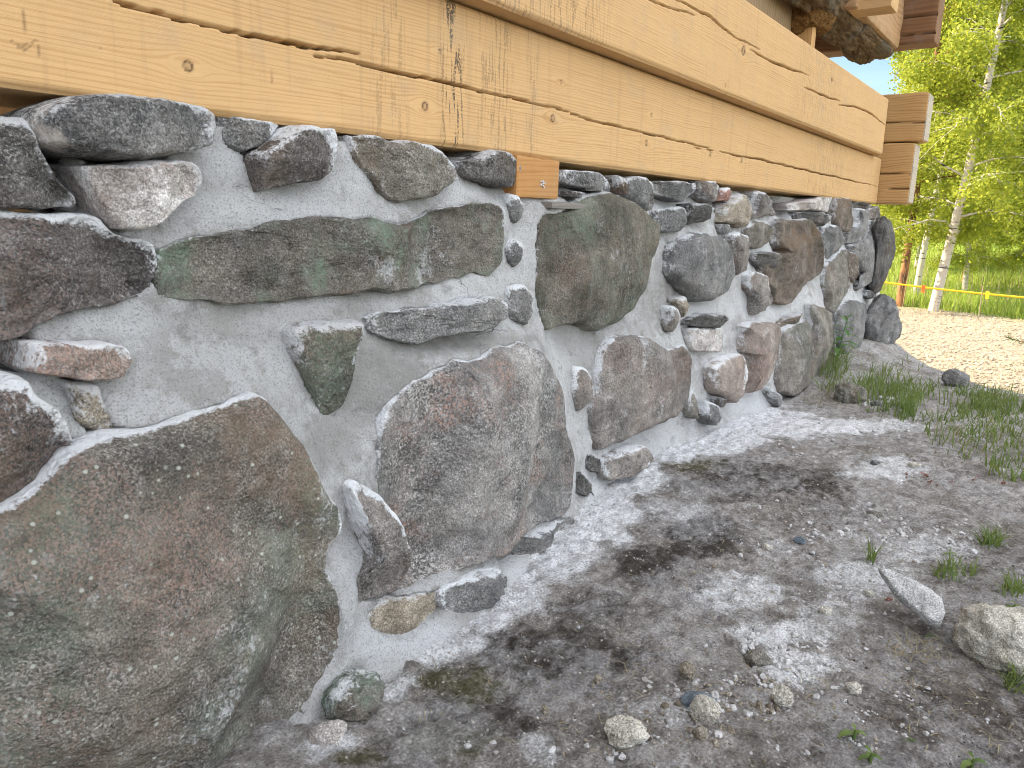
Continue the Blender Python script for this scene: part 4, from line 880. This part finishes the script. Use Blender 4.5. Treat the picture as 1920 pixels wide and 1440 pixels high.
# crumbs
import bmesh
def ico(sub):
    bm = bmesh.new(); bmesh.ops.create_icosphere(bm, subdivisions=sub, radius=1); V = np.array([v.co[:] for v in bm.verts]); Fc = np.array([[v.index for v in f.verts] for f in bm.faces]); bm.free(); return V, Fc
IV, IF = ico(2)
TPL = []
for k in range(14):
    V = IV.copy(); r_ = np.random.default_rng(k+50)
    for q in range(7):
        nn = unit(r_.normal(size=3)); e = np.clip(V@nn-r_.uniform(.45, .8), 0, None); V -= np.outer(e, nn)
    V *= (1+.22*perlin(V*1.3+k*7))[:, None]; TPL.append(V)
def scatter(name, pts, sizes, mat, label, flat=.65, sink=.25, lime=.5):
    n = len(pts); z = ground_z(pts[:, 0], pts[:, 1]); V = np.zeros((n, len(IV), 3))
    yaw = rng.uniform(0, 6.28, n); asp = rng.uniform(.6, 1.0, n); fl = rng.uniform(flat*.7, flat*1.3, n); tid = rng.integers(0, len(TPL), n)
    T_ = np.array(TPL)[tid]; x = T_[..., 0]; y = T_[..., 1]*asp[:, None]; c_, s_ = np.cos(yaw)[:, None], np.sin(yaw)[:, None]
    V[..., 0] = (x*c_-y*s_)*sizes[:, None]+pts[:, 0:1]; V[..., 1] = (x*s_+y*c_)*sizes[:, None]+pts[:, 1:2]
    V[..., 2] = T_[..., 2]*(sizes*fl)[:, None]+(z+sizes*fl*(1-2*sink))[:, None]
    Fc = (IF[None]+(np.arange(n)*len(IV))[:, None, None]).reshape(-1, 3)
    o = mesh_obj(name, V.reshape(-1, 3), Fc, M[mat], None, {'lime': np.full(n*len(IV), lime)}, smooth=False); tag(o, label, kind='stuff'); o['category'] = 'gravel'; return o
def ellipse_pts(lst):
    out = []; sz = []
    for (px, py, rx, ry, n, s0, s1) in lst:
        r_ = np.sqrt(rng.uniform(0, 1, n))**1.3; a = rng.uniform(0, 6.28, n)
        for k in range(n):
            X_, Y_ = on_ground(px+rx*r_[k]*math.cos(a[k]), py+ry*r_[k]*math.sin(a[k])); out.append((X_, Y_)); sz.append(s0*(s1/s0)**(rng.random()**2.2))
    return np.array(out), np.array(sz)
pts, sz = ellipse_pts([(1500, 1250, 100, 75, 520, .0015, .0065), (1420, 1200, 60, 45, 110, .0015, .007), (1300, 1330, 120, 70, 260, .0015, .007), (1600, 1000, 160, 70, 240, .0015, .007), (1640, 960, 60, 30, 60, .003, .010), (1460, 1000, 120, 60, 90, .0015, .008),
                       (1200, 1300, 320, 120, 260, .0012, .005), (1650, 1250, 220, 160, 300, .0012, .005), (1750, 1380, 250, 80, 160, .0012, .004), (1300, 960, 200, 70, 160, .0015, .006), (1500, 830, 200, 40, 160, .002, .008), (1750, 790, 170, 45, 170, .002, .012),
                       (1650, 740, 60, 25, 90, .003, .012), (1000, 1400, 220, 50, 120, .0012, .006), (800, 1300, 120, 70, 90, .001, .004), (1750, 1000, 150, 60, 240, .002, .008), (1050, 1160, 150, 80, 110, .001, .0035), (1480, 1230, 70, 45, 500, .0015, .007), (1400, 1210, 30, 25, 120, .002, .008), (1600, 1090, 100, 40, 260, .0015, .006), (1450, 1350, 300, 80, 420, .001, .004), (1350, 1050, 200, 90, 260, .001, .004), (1120, 950, 110, 50, 200, .001, .0045), (1560, 1000, 60, 20, 70, .003, .009), (1660, 1000, 50, 20, 50, .003, .010)])
scatter('lime_crumbs', pts, sz, 'white', 'white lime crumbs and grit scattered over the soil', lime=.75)
pts, sz = ellipse_pts([(1300, 1350, 150, 60, 130, .002, .009), (1650, 1300, 260, 140, 420, .0012, .004), (1500, 1050, 300, 90, 260, .0015, .006), (1200, 1350, 400, 90, 240, .001, .005), (1750, 850, 160, 60, 130, .002, .008), (1460, 1320, 70, 40, 60, .002, .007), (1350, 1400, 300, 50, 200, .001, .006)])
scatter('tan_gravel', pts, sz, 'tan', 'tan gravel bits scattered over the soil', lime=.15)
pts, sz = ellipse_pts([(1750, 1300, 250, 150, 700, .001, .0035), (1500, 1380, 300, 60, 300, .001, .003), (1850, 1050, 120, 80, 160, .0012, .004), (1500, 960, 150, 60, 160, .001, .004), (1050, 1280, 250, 90, 260, .001, .003)])
scatter('soil_clods', pts, sz, 'brownrock', 'small dark clods of soil scattered on the ground', lime=.0)
pts, sz = ellipse_pts([(1820, 905, 80, 10, 26, .003, .008), (1720, 893, 25, 6, 8, .003, .009), (1667, 1127, 5, 4, 1, .008, .009)])
pts, sz = ellipse_pts([(1450, 1200, 420, 240, 3200, .0007, .0022), (1100, 1300, 400, 140, 1500, .0007, .002), (1600, 950, 320, 120, 1100, .001, .0032)])
scatter('fine_grit', pts, sz, 'grey', 'fine grey grit over the trampled soil', lime=.3)
pts, sz = ellipse_pts([(1820, 905, 80, 10, 26, .003, .008), (1720, 893, 25, 6, 8, .003, .009), (1667, 1127, 5, 4, 1, .008, .009)])
scatter('brick_grit', pts, sz, 'brick', 'red brick grit on the pale soil', lime=.0)
# gravel on the lower yard
n = 9000; u = rng.random(n); X_ = 4.9+6.5*u**1.4; Y_ = rng.uniform(-.35, .30, n)*X_*.5+X_*.06
scatter('yard_gravel', np.stack([X_, Y_], 1), rng.uniform(.006, .017, n), 'gravel', 'pale gravel stones strewn over the sunlit yard', lime=.2)

# ------------------------------------------------------------------ grass, seedlings, leaf litter
def blades(pts, hts, wid, lean=.6, seg=4, dirs=None, seed=0, zf=None):
    n = len(pts); r_ = np.random.default_rng(seed); z = (zf or ground_z)(pts[:, 0], pts[:, 1])-.004
    a = r_.uniform(0, 6.28, n) if dirs is None else dirs; ln = r_.uniform(.1, 1, n)*lean; fa = a+r_.normal(size=n)*.8
    t = np.linspace(0, 1, seg+1)
    bx = pts[:, 0:1]+np.cos(a)[:, None]*(hts*ln)[:, None]*t**2; by = pts[:, 1:2]+np.sin(a)[:, None]*(hts*ln)[:, None]*t**2
    bz = z[:, None]+hts[:, None]*(t-.28*ln[:, None]*t**2.5)
    w_ = wid[:, None]*(1-t**1.6*.93)
    sx_, sy_ = -np.sin(fa)[:, None]*w_, np.cos(fa)[:, None]*w_
    V = np.stack([np.stack([bx-sx_, by-sy_, bz], -1), np.stack([bx+sx_, by+sy_, bz], -1)], 2).reshape(n, -1, 3)
    m_ = 2*(seg+1); q = np.array([[2*k, 2*k+1, 2*k+3, 2*k+2] for k in range(seg)])
    Fc = (q[None]+(np.arange(n)*m_)[:, None, None]).reshape(-1, 4)
    return V.reshape(-1, 3), Fc, np.repeat(r_.random(n), m_)
def grass_obj(name, pts, hts, wid, mat, label, kind=None, cat=None, lean=.6, seed=0, group=None, loc=None):
    V, Fc, rn = blades(pts, hts, wid, lean, seed=seed); o = mesh_obj(name, V, Fc, M[mat], None, {'rnd': rn}, loc=loc); return tag(o, label, cat, group, kind)
def gpts(lst):
    out = []; hs_ = []
    for (px, py, rx, ry, n, h_) in lst:
        r_ = np.sqrt(rng.uniform(0, 1, n)); a = rng.uniform(0, 6.28, n)
        for k in range(n): out.append(on_ground(px+rx*r_[k]*math.cos(a[k]), py+ry*r_[k]*math.sin(a[k]))); hs_.append(h_*rng.uniform(.4, 1.1))
    return np.array(out), np.array(hs_)
p, hh = gpts([(1860, 800, 130, 75, 1150, .05), (1740, 755, 130, 40, 700, .04), (1620, 720, 90, 34, 420, .07), (1700, 760, 50, 25, 160, .06), (1880, 760, 80, 20, 260, .055), (1640, 735, 40, 18, 110, .09), (1710, 735, 40, 14, 120, .06), (1900, 870, 60, 40, 260, .05), (1790, 760, 120, 18, 300, .06), (1700, 690, 30, 14, 40, .05)])
kk = fbm(np.stack([p[:, 0]*5, p[:, 1]*5, 0*p[:, 0]], -1), 1, 3) > -.25+.5*rng.random(len(p))-.25; p, hh = p[kk], hh[kk]*1.15
grass_obj('grass', p, hh, rng.uniform(.0012, .0028, len(p)), 'grass', 'short dark green grass growing on the shaded bank', 'stuff', 'grass', .9)
p, hh = gpts([(1860, 800, 120, 60, 260, .05), (1560, 745, 60, 20, 160, .05), (1720, 1220, 60, 26, 60, .03), (1640, 700, 60, 20, 90, .06)])
grass_obj('dry_grass', p, hh, rng.uniform(.0006, .0012, len(p)), 'straw', 'dry straw stems among the grass', 'stuff', 'grass', 1.6)
TUFT = [((1855, 1030), 22, 95, .055, 'green grass tuft beside the soil at the right edge, uppermost of the near tufts'), ((1790, 1080), 40, 95, .04, 'low spreading grass tuft above the cream rock'), ((1893, 1115), 26, 60, .05, 'grass tuft at the right edge just above the cream rock'),
        ((1632, 1050), 9, 16, .065, 'thin wiry grass tuft at the tip of the grey slab'), ((1905, 1290), 26, 50, .05, 'grass tuft below the cream rock'), ((1560, 705), 30, 170, .17, 'tall grass clump at the foot of the wall under the young plant'), ((1617, 748), 26, 60, .11, 'grass clump growing over the pale broken rock'),
        ((1700, 775), 20, 60, .10, 'bright upright grass clump right of the pale broken rock')]
for k, ((px, py), r_, n, h_, lb) in enumerate(TUFT):
    p, hh = gpts([(px, py, r_, r_*.5, n, h_)]); c = on_ground(px, py)
    grass_obj('grass_tuft', p, hh, rng.uniform(.0009, .002, len(p)), 'grass', lb, None, 'grass tuft', 1.0, seed=80+k, group='grass tufts', loc=(c[0], c[1], gz_at(*c)))
# moss fuzz on the dark patches
p, hh = gpts([(x_, y_, rx, ry, int(900*s_), .004) for (x_, y_, rx, ry, s_) in B_GREEN+B_MOSS[:7]])
mz_ = NB('moss', .95); mm = mz_.done(mz_.mix(mz_.attr('rnd'), (.035, .032, .012), (.13, .115, .04))); M['moss'] = mm
grass_obj('moss', p, hh, rng.uniform(.0005, .0011, len(p)), 'moss', 'dry brown green moss on the trampled earth', 'stuff', 'moss', 1.4)
# needles and straw bits lying flat
def litter(n, lst):
    V = []; Fc = []; rn = []
    for (px, py, rx, ry, k_) in lst:
        for q in range(k_):
            a = rng.uniform(0, 6.28); r_ = math.sqrt(rng.random()); x, y = on_ground(px+rx*r_*math.cos(a), py+ry*r_*math.sin(a)); L = rng.uniform(.003, .012)*(1+.8*(rng.random() < .1)); b = rng.uniform(0, 6.28); w_ = rng.uniform(.0003, .0006); z = gz_at(x, y)+.005
            dx, dy = math.cos(b)*L, math.sin(b)*L; nx_, ny_ = -math.sin(b)*w_, math.cos(b)*w_; tz = rng.uniform(-.002, .004); i0 = len(V)
            V += [(x-dx-nx_, y-dy-ny_, z), (x-dx+nx_, y-dy+ny_, z), (x+nx_*.9, y+ny_*.9, z+.0015), (x-nx_*.9, y-ny_*.9, z+.0015), (x+dx+nx_*.6, y+dy+ny_*.6, z+tz), (x+dx-nx_*.6, y+dy-ny_*.6, z+tz)]
            Fc += [[i0, i0+1, i0+2, i0+3], [i0+3, i0+2, i0+4, i0+5]]; rn += [rng.random()]*6
    return tag(mesh_obj('plant_litter', np.array(V), np.array(Fc), M['straw'], None, {'rnd': rn}), 'dry needles and straw lying on the soil', 'litter', kind='stuff')
litter(0, [(1500, 1200, 420, 220, 200), (1800, 1300, 150, 130, 90), (1100, 1300, 350, 120, 130), (1500, 900, 250, 80, 90), (1540, 745, 60, 12, 120), (1720, 1215, 50, 25, 40)])
# leafy young plant by the wall
def leafy(name, base, top, nleaf, L, mat, label, cat, droop=.35, seed=1, wl=.28):
    r_ = np.random.default_rng(seed); base = np.array(base); top = np.array(top); root = empty(name, tuple(base)); tag(root, label, cat)
    t = np.linspace(0, 1, 9); side = np.array([.12, .05, 0])*np.linalg.norm(top-base)
    ctrl = base+(top-base)*t[:, None]+side*np.sin(t*3.1)[:, None]*.5
    V = []; Fc = []
    for k, c in enumerate(ctrl):
        for j in range(6): a = j*math.pi/3; rr = .0022*(1-.6*t[k]); V.append(c+np.array([math.cos(a)*rr, math.sin(a)*rr, 0]))
    for k in range(8):
        for j in range(6): Fc.append([k*6+j, k*6+(j+1) % 6, k*6+6+(j+1) % 6, k*6+6+j])
    mesh_obj('stem', np.array(V)-base, np.array(Fc), M[mat], root, {'rnd': np.full(len(V), .3)})
    for q in range(nleaf):
        tt = .25+.75*q/(nleaf-1); c = np.array([np.interp(tt, t, ctrl[:, k]) for k in range(3)]); a = q*2.4+r_.uniform(-.3, .3); ll = L*(1-.45*max(0, tt-.6)/.4)*r_.uniform(.8, 1.15)
        d = np.array([math.cos(a), math.sin(a), 0]); up_ = .55+.5*(tt > .85); V = []; Fc = []; sd_ = np.array([-d[1], d[0], 0])
        for k in range(9):
            s_ = k/8; p = c+d*ll*s_+np.array([0, 0, 1])*ll*(up_*s_-droop*2*s_*s_); w_ = ll*wl*.5*math.sin(math.pi*min(1, s_*.93+.05))**.8
            V += [p-sd_*w_+np.array([0, 0, w_*.35]), p, p+sd_*w_+np.array([0, 0, w_*.35])]
        for k in range(8):
            for j in range(2): Fc.append([3*k+j, 3*k+j+1, 3*k+4+j, 3*k+3+j])
        mesh_obj('leaf', np.array(V)-base, np.array(Fc), M[mat], root, {'rnd': np.full(len(V), r_.random())})
    return root
b = on_ground(1562, 705); bb = np.array([b[0], b[1], gz_at(*b)]); dep = float(((bb-np.array([0, 0, EYE]))@RM[:, 2]))
leafy('young_plant', bb, at_depth(1590, 596, dep*.985), 19, .07, 'weed', 'young leafy plant with narrow pointed leaves growing at the foot of the wall', 'plant', seed=4)
for (px, py, h_, lb, sd_) in [(1630, 1440, .03, 'broad leaved seedling at the bottom edge of the photo', 5), (1600, 1395, .03, 'narrow leaved seedling on bare soil left of the bottom right corner', 6), (1780, 1045, .022, 'tiny green seedling between white crumbs above the grey slab', 7), (1705, 1400, .016, 'tiny round leaved seedling on dark soil', 8), (1822, 1440, .028, 'seedling with a single broad leaf near the bottom right corner', 9), (1745, 1195, .016, 'small green seedling under the grey slab', 10), (1900, 1150, .03, 'green seedling behind the cream rock', 12)]:
    x, y = on_ground(px, py); leafy('seedling', (x, y, gz_at(x, y)), (x, y, gz_at(x, y)+h_*.45), 4, h_*.6, 'grass', lb, 'seedling', .35, sd_, .5)
# spruce sprig reaching in at the right edge
tipp = at_depth(1885, 632, 3.3); rootp = at_depth(2010, 668, 3.2); rb = empty('spruce_sapling', (rootp[0], rootp[1], gz_at(rootp[0], rootp[1]))); tag(rb, 'thin green conifer sprig reaching in from the right edge over the gravel', 'sapling')
V = []; Fc = []; rn = []
ax_ = tipp-rootp; L = np.linalg.norm(ax_)
for q in range(200):
    s_ = rng.random(); c = rootp+ax_*s_; d = unit(ax_/L*.6+rng.normal(size=3)*.6); e = c+d*rng.uniform(.018, .034); sd_ = unit(np.cross(d, rng.normal(size=3)))*.0012; i0 = len(V); V += [c-sd_, c+sd_, e+sd_*.4, e-sd_*.4]; Fc.append([i0, i0+1, i0+2, i0+3]); rn += [rng.random()]*4
mesh_obj('needles', np.array(V)-np.array(rb.location), np.array(Fc), M['grass'], rb, {'rnd': rn})
def tube(pts, rad, ns=8):
    pts = np.asarray(pts, float); n = len(pts); V = []; tt = np.gradient(pts, axis=0)
    for k in range(n):
        t = unit(tt[k]); a = unit(np.cross(t, [.3, .9, .1])); b = np.cross(t, a)
        for j in range(ns): w_ = 2*math.pi*j/ns; V.append(pts[k]+(a*math.cos(w_)+b*math.sin(w_))*rad[k])
    Fc = [[k*ns+j, k*ns+(j+1) % ns, (k+1)*ns+(j+1) % ns, (k+1)*ns+j] for k in range(n-1) for j in range(ns)]
    return np.array(V), np.array(Fc)
g0 = np.array([rootp[0], rootp[1], gz_at(rootp[0], rootp[1])]); V, Fc = tube([g0, g0*.5+rootp*.5+np.array([.01, 0, 0]), rootp, (rootp+tipp)/2, tipp], [.006, .005, .004, .002, .0008], 6); mesh_obj('stem', V-np.array(rb.location), Fc, M['pinebark'], rb)

# ------------------------------------------------------------------ trees
def tree(name, base, lean, H, r0, bark_, leafm, nleaf, crown0, crownR, leafs, label, seed, group, nl=26, loc=None):
    r_ = np.random.default_rng(seed); base = np.array(base, float); root = empty(name, tuple(base)); tag(root, label, 'tree', group)
    t = np.linspace(0, 1, 16); path = np.stack([lean[0]*H*t+.12*np.sin(t*5+seed)*t, lean[1]*H*t+.10*np.cos(t*4+seed)*t, H*t], 1); path[:, 2] -= .1*(t == 0)
    V, Fc = tube(path, r0*(1-.9*t)+.006, 12); TV = [V]; TF = [Fc]; off = len(V); tips = []
    for q in range(nl):
        s_ = crown0+(1-crown0)*(q+.5)/nl; c = np.array([np.interp(s_, t, path[:, k]) for k in range(3)]); a = q*2.399+r_.uniform(-.4, .4)
        R_ = crownR*(1-((s_-crown0)/(1-crown0))**1.6*.8)*r_.uniform(.7, 1.1); d = np.array([math.cos(a), math.sin(a), r_.uniform(.3, .8)]); u_ = np.linspace(0, 1, 7)
        br = c+np.outer(u_, d)*R_+np.outer(u_**2.2, [0, 0, -.55])*R_; br += r_.normal(size=br.shape)*.02
        V, Fc = tube(br, r0*.28*(1-s_*.6)*(1-.85*u_)+.002, 6); TV.append(V); TF.append(Fc+off); off += len(V)
        for uu in np.linspace(.25, 1, 8):
            p = np.array([np.interp(uu, u_, br[:, k]) for k in range(3)])
            for _ in range(2):
                e = p+r_.normal(size=3)*np.array([.30, .30, .18])*R_*.5+np.array([0, 0, -.1]); tips.append((p, e))
                V, Fc = tube(np.stack([p, (p+e)/2+[0, 0, .02], e]), [.005, .003, .0015], 4); TV.append(V); TF.append(Fc+off); off += len(V)
    mesh_obj('trunk', np.concatenate(TV), np.concatenate(TF), M[bark_], root)
    tp = np.array([p for p, e in tips]); te = np.array([e for p, e in tips]); k = r_.integers(0, len(tp), nleaf); s_ = r_.random(nleaf)**.7
    c = tp[k]+(te[k]-tp[k])*s_[:, None]*1.15+r_.normal(size=(nleaf, 3))*np.array([.085, .085, .10])*crownR*.55; c[:, 2] -= np.abs(r_.normal(size=nleaf))*.05
    n_ = r_.normal(size=(nleaf, 3)); n_[:, 2] += .5; n_ /= np.linalg.norm(n_, axis=1)[:, None]; a = np.cross(n_, r_.normal(size=(nleaf, 3))); a /= np.linalg.norm(a, axis=1)[:, None]; b = np.cross(n_, a)
    sz_ = leafs*r_.uniform(.6, 1.2, nleaf)[:, None]
    V = np.stack([c-a*sz_*.62, c+b*sz_*.42, c+a*sz_*.75+n_*sz_*.12, c-b*sz_*.42], 1); Fc = np.arange(nleaf*4).reshape(-1, 4)
    mesh_obj('crown', V.reshape(-1, 3), Fc, M[leafm], root, {'rnd': np.repeat(r_.random(nleaf), 4)})
    return root
def gb(px, py):
    x, y = on_ground(px, py, LOW); return (x, y, float(ground_z(np.array([x]), np.array([y]))[0]))
TG = 'trees beyond the gravel yard'
tree('birch_tree', gb(1748, 583), (.03, -.09), 6.6, .056, 'birchbark', 'birchleaf', 70000, .13, 1.35, .036, 'leaning white trunked birch nearest the yellow tape, bright green leaves', 3, TG, 46)
tree('pine_tree', gb(1686, 573), (.0, -.03), 7.0, .048, 'pinebark', 'birchleaf', 26000, .16, 1.0, .036, 'straight orange brown trunk just right of the wall corner', 5, TG, 30)
x, y = gb(1716, 556)[:2]
tree('birch_tree', gb(1716, 553), (.0, -.06), 6.0, .045, 'birchbark', 'birchleaf', 40000, .16, 1.2, .036, 'thin pale birch standing between the orange trunk and the leaning birch', 7, TG, 36)
tree('young_tree', gb(1805, 541), (.0, -.06), 5.2, .04, 'pinebark', 'darkleaf', 40000, .16, 1.6, .036, 'young dark stemmed tree with low spreading leaves right of the leaning birch', 8, TG, 36)
big = tree('birch_tree', (17.0, -1.3, gz_at(17., -1.3)), (.0, .03), 9.5, .11, 'birchbark', 'birchleaf', 70000, .12, 1.9, .052, 'tall birch behind the leaning one, at the right edge of the photo', 11, TG, 50)
def copy_tree(root, loc, rz, sc_, label):
    r = root.copy(); COL.objects.link(r); r.location = loc; r.rotation_euler = (0, 0, rz); r.scale = (sc_,)*3; r['label'] = label
    for ch in list(root.children): c = ch.copy(); COL.objects.link(c); c.parent = r
    return r
for k, (x, y, rz, s_, lb) in enumerate([(19, 1.6, 1.2, 1.0, 'tall birch seen above the gravel behind the orange trunk'), (16, .4, 2.5, .8, 'shorter birch filling the middle of the far greenery'), (22, -.6, 3.6, 1.1, 'far birch whose top shows against the sky near the right edge'), (24, 3.4, 4.5, .9, 'far birch behind the corner of the building'),
                                   (30, 1.0, 5.2, 1.1, 'distant tree rising furthest back on the meadow'), (20, -3.6, .4, 1., 'tree just beyond the right edge of the photo'), (28, -3., 2., 1.2, 'distant birch at the right on the meadow')]):
    copy_tree(big, (x, y, gz_at(x, y)), rz, s_, lb)
for k, (x, y, rz, s_, lb) in enumerate([(14.5, 1.35, .3, .36, 'low leafy sapling in the meadow behind the orange trunk'), (15.3, .35, 1.9, .42, 'bushy sapling in the meadow behind the low limbs of the leaning birch'), (14.2, -.75, 4.1, .34, 'low sapling at the right edge of the meadow'), (18, 2.6, 3.3, .5, 'sapling showing close to the wall corner in the meadow')]):
    copy_tree(big, (x, y, gz_at(x, y)-.05), rz, s_, lb)
# far wood as one mass
n = 90000; X_ = rng.uniform(34, 60, n); Y_ = rng.uniform(-22, 22, n); zt = np.interp(fbm(np.stack([X_*.12, Y_*.12, 0*X_], -1), 1, 3), [-1, 1], [3.2, 6.5]); Zc = ground_z(X_, Y_)+rng.random(n)**.8*zt
a_ = rng.normal(size=(n, 3)); a_ /= np.linalg.norm(a_, axis=1)[:, None]; b_ = np.cross(a_, rng.normal(size=(n, 3))); b_ /= np.linalg.norm(b_, axis=1)[:, None]
c_ = np.stack([X_, Y_, Zc], 1)+fbm(np.stack([X_, Y_, Zc], -1), .8, 2)[:, None]*.5; s_ = rng.uniform(.10, .22, n)[:, None]
tag(mesh_obj('distant_wood', np.stack([c_-a_*s_, c_+b_*s_*.7, c_+a_*s_, c_-b_*s_*.7], 1).reshape(-1, 3), np.arange(n*4).reshape(-1, 4), M['darkleaf'], None, {'rnd': np.repeat(rng.random(n), 4)}), 'green wood far behind the meadow', 'wood', kind='stuff')
# meadow grass
n = 26000; u = rng.random(n)**1.3; X_ = 10.6+16*u; Y_ = X_*rng.uniform(-.10, .20, n)
ok = (X_+.55*(1.2-Y_) > 11.3); p = np.stack([X_[ok], Y_[ok]], 1); hh = rng.uniform(.05, .18, len(p))*(1+.5*fbm(np.stack([p[:, 0], p[:, 1], 0*p[:, 0]], -1), .8, 2))
grass_obj('meadow_grass', p, hh, rng.uniform(.004, .009, len(p)), 'grasslit', 'sunlit tall meadow grass behind the yellow tape', 'stuff', 'grass', .6)
n = 700; X_ = 11+9*rng.random(n); Y_ = X_*rng.uniform(-.1, .18, n); p = np.stack([X_, Y_], 1)
grass_obj('meadow_straw', p, rng.uniform(.3, .7, n), rng.uniform(.002, .004, n), 'straw', 'dry tall stalks standing in the meadow', 'stuff', 'grass', .35)
# barrier tape on thin stakes
tp = empty('barrier_tape', (10.4, .8, LOW)); tag(tp, 'thin yellow barrier tape stretched low between thin stakes before the trees', 'tape')
a, b = at_depth(1560, 516, 9.6), at_depth(2050, 568, 8.6); k = np.linspace(0, 1, 40)[:, None]; L_ = a+(b-a)*k; L_[:, 2] -= .03*np.sin(k[:, 0]*math.pi)
V = np.concatenate([L_+[0, 0, .011], L_-[0, 0, .011], L_+[.004, 0, -.011], L_+[.004, 0, .011]]); n = 40; q = np.arange(n-1)
Fc = np.concatenate([np.stack([q+i*n, q+1+i*n, q+1+((i+1) % 4)*n, q+((i+1) % 4)*n], 1) for i in range(4)]); mesh_obj('tape', V-np.array(tp.location), Fc, M['tape'], tp)
for (px, py, dd) in [(1843, 540, 8.95), (2045, 566, 8.62), (1565, 515, 9.6)]:
    t_ = at_depth(px, py, dd); g = np.array([t_[0], t_[1], gz_at(t_[0], t_[1])-.05]); V, Fc = tube([g, t_+[0, 0, .03]], [.007, .006], 8); mesh_obj('stake', V-np.array(tp.location), Fc, M['straw'], tp, {'rnd': np.full(len(V), .5)})
for px, py in ((1731, 541), (1851, 553)):
    t_ = at_depth(px, py, 9.2 if px < 1800 else 8.93); V = t_+np.array([[0, -.02, .04], [0, .02, .04], [0, .014, -.05], [0, -.018, -.045], [.006, -.02, .04], [.006, .02, .04], [.006, .014, -.05], [.006, -.018, -.045]]); mesh_obj('tag', V-np.array(tp.location), np.array([[0, 1, 2, 3], [7, 6, 5, 4], [0, 4, 5, 1], [1, 5, 6, 2], [2, 6, 7, 3], [3, 7, 4, 0]]), M['orange' if px < 1800 else 'tape'], tp, smooth=False)
